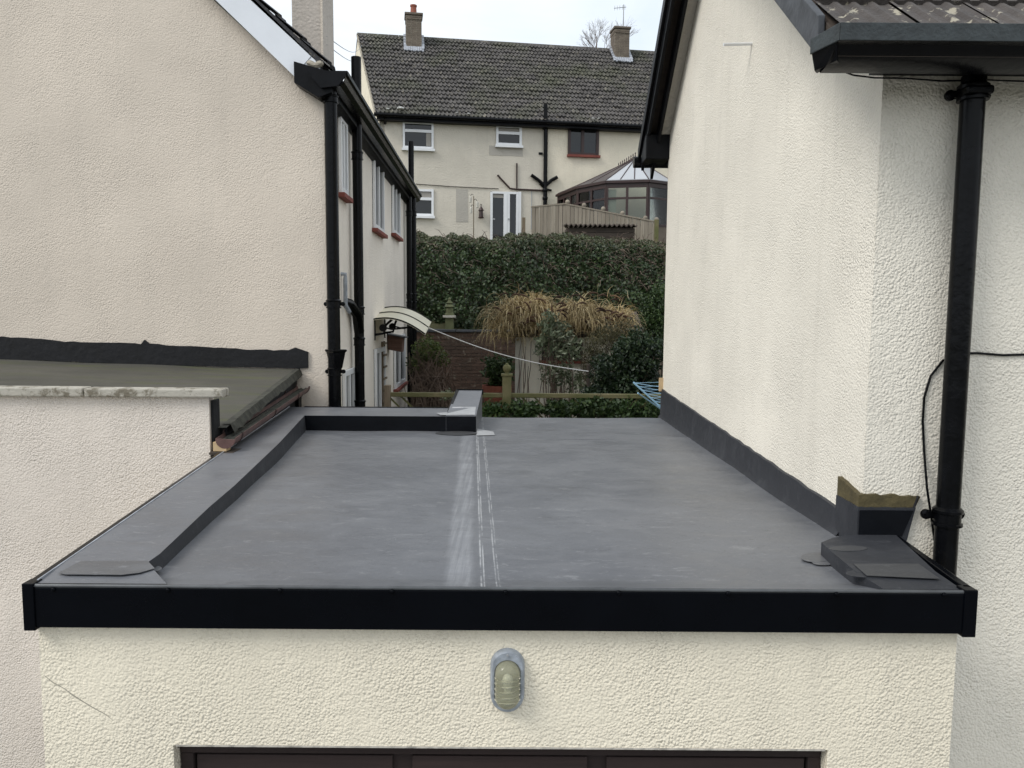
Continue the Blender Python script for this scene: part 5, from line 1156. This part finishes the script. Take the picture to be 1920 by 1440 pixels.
shrub('silver_shrub', 'straggly silver-leaved shrub growing in front of the shed window', 1050, 12.3, [(1042, 625, 32, 26, 420), (1062, 655, 42, 24, 380), (1020, 650, 20, 20, 150), (1045, 700, 34, 26, 330), (1078, 715, 24, 22, 200), (1030, 600, 18, 16, 120)], 'leaf_silver', (0.05, 0.11), 0.42, 34, stem_mat='twig', sr=0.011)
shrub('brown_bush', 'half bare bush with light green tips beside the beige house', 795, 14.2, [(800, 655, 28, 26, 900), (825, 670, 18, 20, 420), (782, 680, 20, 22, 400)], 'leaf_light', (0.035, 0.07), 0.5, 60, stem_mat='twig', sr=0.009)
tw = MB(); bq = P(800, 740, 14.0)
rtb = root('bramble', (bq.x, 14.0, tz(0, 14)), 'tangle of bare brown stems at the foot of the brick wall', 'shrub')
for _ in range(170):
    s = P(random.uniform(770, 850), random.uniform(735, 775), 14.0+random.uniform(-.4, .6)); e = P(random.uniform(765, 850), random.uniform(655, 745), 14.0+random.uniform(-.4, .6)); m = s.lerp(e, .5)+V((random.uniform(-.15, .15), 0, random.uniform(0, .2))); tw.tube([s-V((0, 0, 0.4)), s, m, e, e+V((random.uniform(-.1, .1), 0, -.08))], [.008, .008, .007, .005, .003], 3, cap=False)
tw.build('stems', 'twig', rtb)
# potted evergreen by the wall
pq = P(932, 745, 15.2); g_ = tz(0, 15.2); pot = root('potted_shrub', (pq.x, 15.2, g_), 'glossy green shrub in a terracotta pot before the brick wall', 'plant')
pz = P(932, 722, 15.2).z; MB().lathe((pq.x, 15.2, g_), [(0.22, 0), (0.27, (pz-g_)*0.8), (0.30, (pz-g_)*0.82), (0.30, pz-g_), (0.26, pz-g_), (0.25, pz-g_-0.05)], 18).build('pot', 'terracotta', pot, smooth=True)
c = P(935, 690, 15.2); leaves('foliage', np.concatenate([blob_pts(c, (0.33, 0.28, 0.24), 900, 0.3), blob_pts(c-V((0, 0, 0.25)), (0.26, 0.22, 0.2), 400, 0.3)]), (0.06, 0.13), 'leaf_mid', pot, aspect=0.4, updown=0.3)
mb = MB(); stems(mb, (pq.x, 15.2, pz-0.06), [tuple(c+V((random.uniform(-.25, .25), random.uniform(-.2, .2), random.uniform(-.2, .15)))) for _ in range(12)], 0.012); mb.build('stems', 'bark', pot)
# bare climbing stems against the shed
vine = root('bare_vine', (P(1000, 700, YS).x, YS-0.2, g0), 'thin bare vine stems climbing the cream shed wall', 'vine'); mb = MB()
for _ in range(18):
    x = random.uniform(972, 1090); p = P(x, 770, YS-0.15); pts = [V((p.x, YS-0.15, g0))]
    zz = P(x, random.uniform(560, 690), YS-0.15).z; n = 7
    for i in range(1, n+1): pts.append(V((pts[-1].x+random.uniform(-.045, .045), YS-0.12-random.uniform(0, .12), g0+(zz-g0)*i/n)))
    mb.tube(pts, [0.010*(1-0.08*i) for i in range(n+1)], 4, cap=False)
mb.build('stems', 'twig', vine)

# ================================================================== green garden fence with trellis
YT = 9.7
gf = root('trellis_fence', (P(950, 740, YT).x, YT, tz(0, YT)), 'mossy green timber fence with lattice and a ball-topped post', 'fence')
rz_ = P(950, 741, YT).z
for (xa, xb) in ((731, 942), (958, 1250)):
    a, b = P(xa, 744, YT), P(xb, 744, YT); za = P(xa, 738+ (0 if xa > 900 else 3), YT).z
    MB().box((a.x, YT-0.02, rz_-0.03), (b.x, YT+0.05, rz_+0.025)).build('rail', 'fence_green_x', gf, bevel=0.006)
    MB().box((a.x, YT-0.02, 1.5), (b.x, YT+0.04, 1.55)).build('rail', 'fence_green_x', gf)
    n = int((b.x-a.x)/0.16)
    for i in range(n):
        x = a.x + 0.16*i
        for s, o_ in ((1, 0.0), (-1, 0.014)):
            h = rz_-0.03-1.55; x1_ = x + s*h
            t0, t1 = 0.0, 1.0
            if x1_ > b.x: t1 = (b.x-x)/(x1_-x)
            if x1_ < a.x: t1 = (a.x-x)/(x1_-x)
            if t1 < 0.05: continue
            p0_ = V((x, YT+o_, 1.55)); p1_ = V((x+s*h*t1, YT+o_, 1.55+h*t1)); MB().prism([p0_+V((-0.016, 0, 0)), p0_+V((0.016, 0, 0)), p1_+V((0.016, 0, 0)), p1_+V((-0.016, 0, 0))], (0, 0.012, 0)).build('slat', 'fence_green', gf)
q = P(950.5, 705, YT)
po = MB().box((q.x-0.058, YT-0.05, tz(0, YT)-0.1), (q.x+0.058, YT+0.066, q.z)).build('post', 'fence_green', gf, bevel=0.008)
MB().box((q.x-0.072, YT-0.064, q.z), (q.x+0.072, YT+0.08, q.z+0.03)).build('post_cap', 'fence_green', po, bevel=0.006)
MB().lathe((q.x, YT+0.008, q.z+0.03), [(0.03, 0), (0.028, 0.02), (0.05, 0.045), (0.056, 0.07), (0.045, 0.1), (0.018, 0.118), (0.02, 0.125), (0.004, 0.135)], 14).build('finial', 'fence_green', po, smooth=True)
q = P(727, 722, YT); MB().box((q.x-0.04, YT-0.05, tz(0, YT)-0.1), (q.x+0.035, YT+0.05, q.z)).build('post', 'wood_grey', gf, bevel=0.006)
# ivy growing through the fence
iv = root('fence_ivy', (P(1060, 770, YT).x, YT-0.1, tz(0, YT)), 'leafy ivy climbing over the lattice of the green fence', 'ivy'); pts = []
for (x, y, rx, ry, N) in ((925, 768, 30, 16, 420), (985, 768, 40, 18, 800), (1050, 768, 40, 20, 900), (1110, 765, 40, 22, 900), (1165, 770, 40, 22, 800), (1215, 772, 34, 24, 600), (960, 800, 60, 30, 700), (1100, 805, 90, 30, 1300)):
    c = P(x, y, YT-0.05); s = YT/FPX; pts.append(blob_pts(c, (rx*s, 0.16, ry*s), N, 0.2))
leaves('foliage', np.concatenate(pts), (0.035, 0.08), 'leaf_mid', iv, aspect=0.6); mb = MB(); stems(mb, (P(1060, 770, YT).x, YT-0.08, tz(0, YT)), [tuple(P(random.uniform(915, 1230), random.uniform(750, 775), YT-0.05)) for _ in range(26)], 0.010); mb.build('stems', 'bark', iv)
fl_ = P(838, 738, 10.4); flw = root('white_flowering_plant', (fl_.x, 10.4, tz(0, 10.4)), 'small pale-leaved plant poking above the fence rail', 'plant'); leaves('foliage', blob_pts(fl_-V((0, 0, 0.02)), (0.11, 0.08, 0.07), 160, 0.1), (0.03, 0.055), 'leaf_silver', flw, kind=None)
mb = MB(); stems(mb, (fl_.x, 10.4, tz(0, 10.4)), [tuple(fl_+V((random.uniform(-.08, .08), 0, random.uniform(-.05, .03)))) for _ in range(8)], 0.006); mb.build('stems', 'twig', flw)

# ================================================================== washing line, its pole, and rotary airer
pp = P(1103, 695, 11.2); pole = tag(MB().tube([(pp.x, 11.2, tz(0, 11.2)-0.1), (pp.x, 11.2, P(1103, 683, 11.2).z)], 0.028, 10).build('line_post', 'wood_dark', smooth=True), 'thin dark post holding the end of the washing line', 'post')
s_, e_ = arc(1.0, (ya+yb_)/2), V((pp.x, 11.17, P(1103, 696, 11.2).z))
tag(MB().tube([s_.lerp(e_, i/20) - V((0, 0, 0.10*math.sin(math.pi*i/20))) for i in range(21)], 0.0075, 6).build('washing_line', 'white_cord', smooth=True), 'white washing line slung from the door canopy across the garden', 'washing line')
YA = 9.0
t1_, t2_ = P(1188, 718, YA-0.1), P(1196, 737, YA-0.5); hub = P(1262, 785, YA-0.1)
air = root('rotary_airer', (hub.x, hub.y, tz(0, YA)), 'rotary clothes airer with pale blue lines beside the white house', 'clothes airer')
MB().tube([(hub.x, hub.y, tz(0, YA)-0.1), (hub.x, hub.y, hub.z+0.25)], 0.022, 10).build('pole', 'steel', air, smooth=True)
v1 = t1_-hub; arms = []
rr = math.hypot(v1.x, v1.y); 
for kk in range(4):
    an = math.radians(180-12+90*kk) ; arms.append(hub + V((math.cos(an)*rr, math.sin(an)*rr, v1.z)))
for t_ in arms: MB().tube([hub, t_], 0.011, 8).build('arm', 'blue_cord', air, smooth=True)
MB().tube([t2_, hub.lerp(t1_, 0.12)-V((0, 0.05, 0))], 0.009, 8).build('stay', 'blue_cord', air, smooth=True)
for f in (0.98, 0.88, 0.78, 0.68, 0.58, 0.48, 0.38):
    for kk in range(4): MB().tube([hub.lerp(arms[kk], f), hub.lerp(arms[kk], f).lerp(hub.lerp(arms[(kk+1) % 4], f), 0.5)-V((0, 0, 0.01)), hub.lerp(arms[(kk+1) % 4], f)], 0.0035, 5).build('line', 'blue_cord', air)
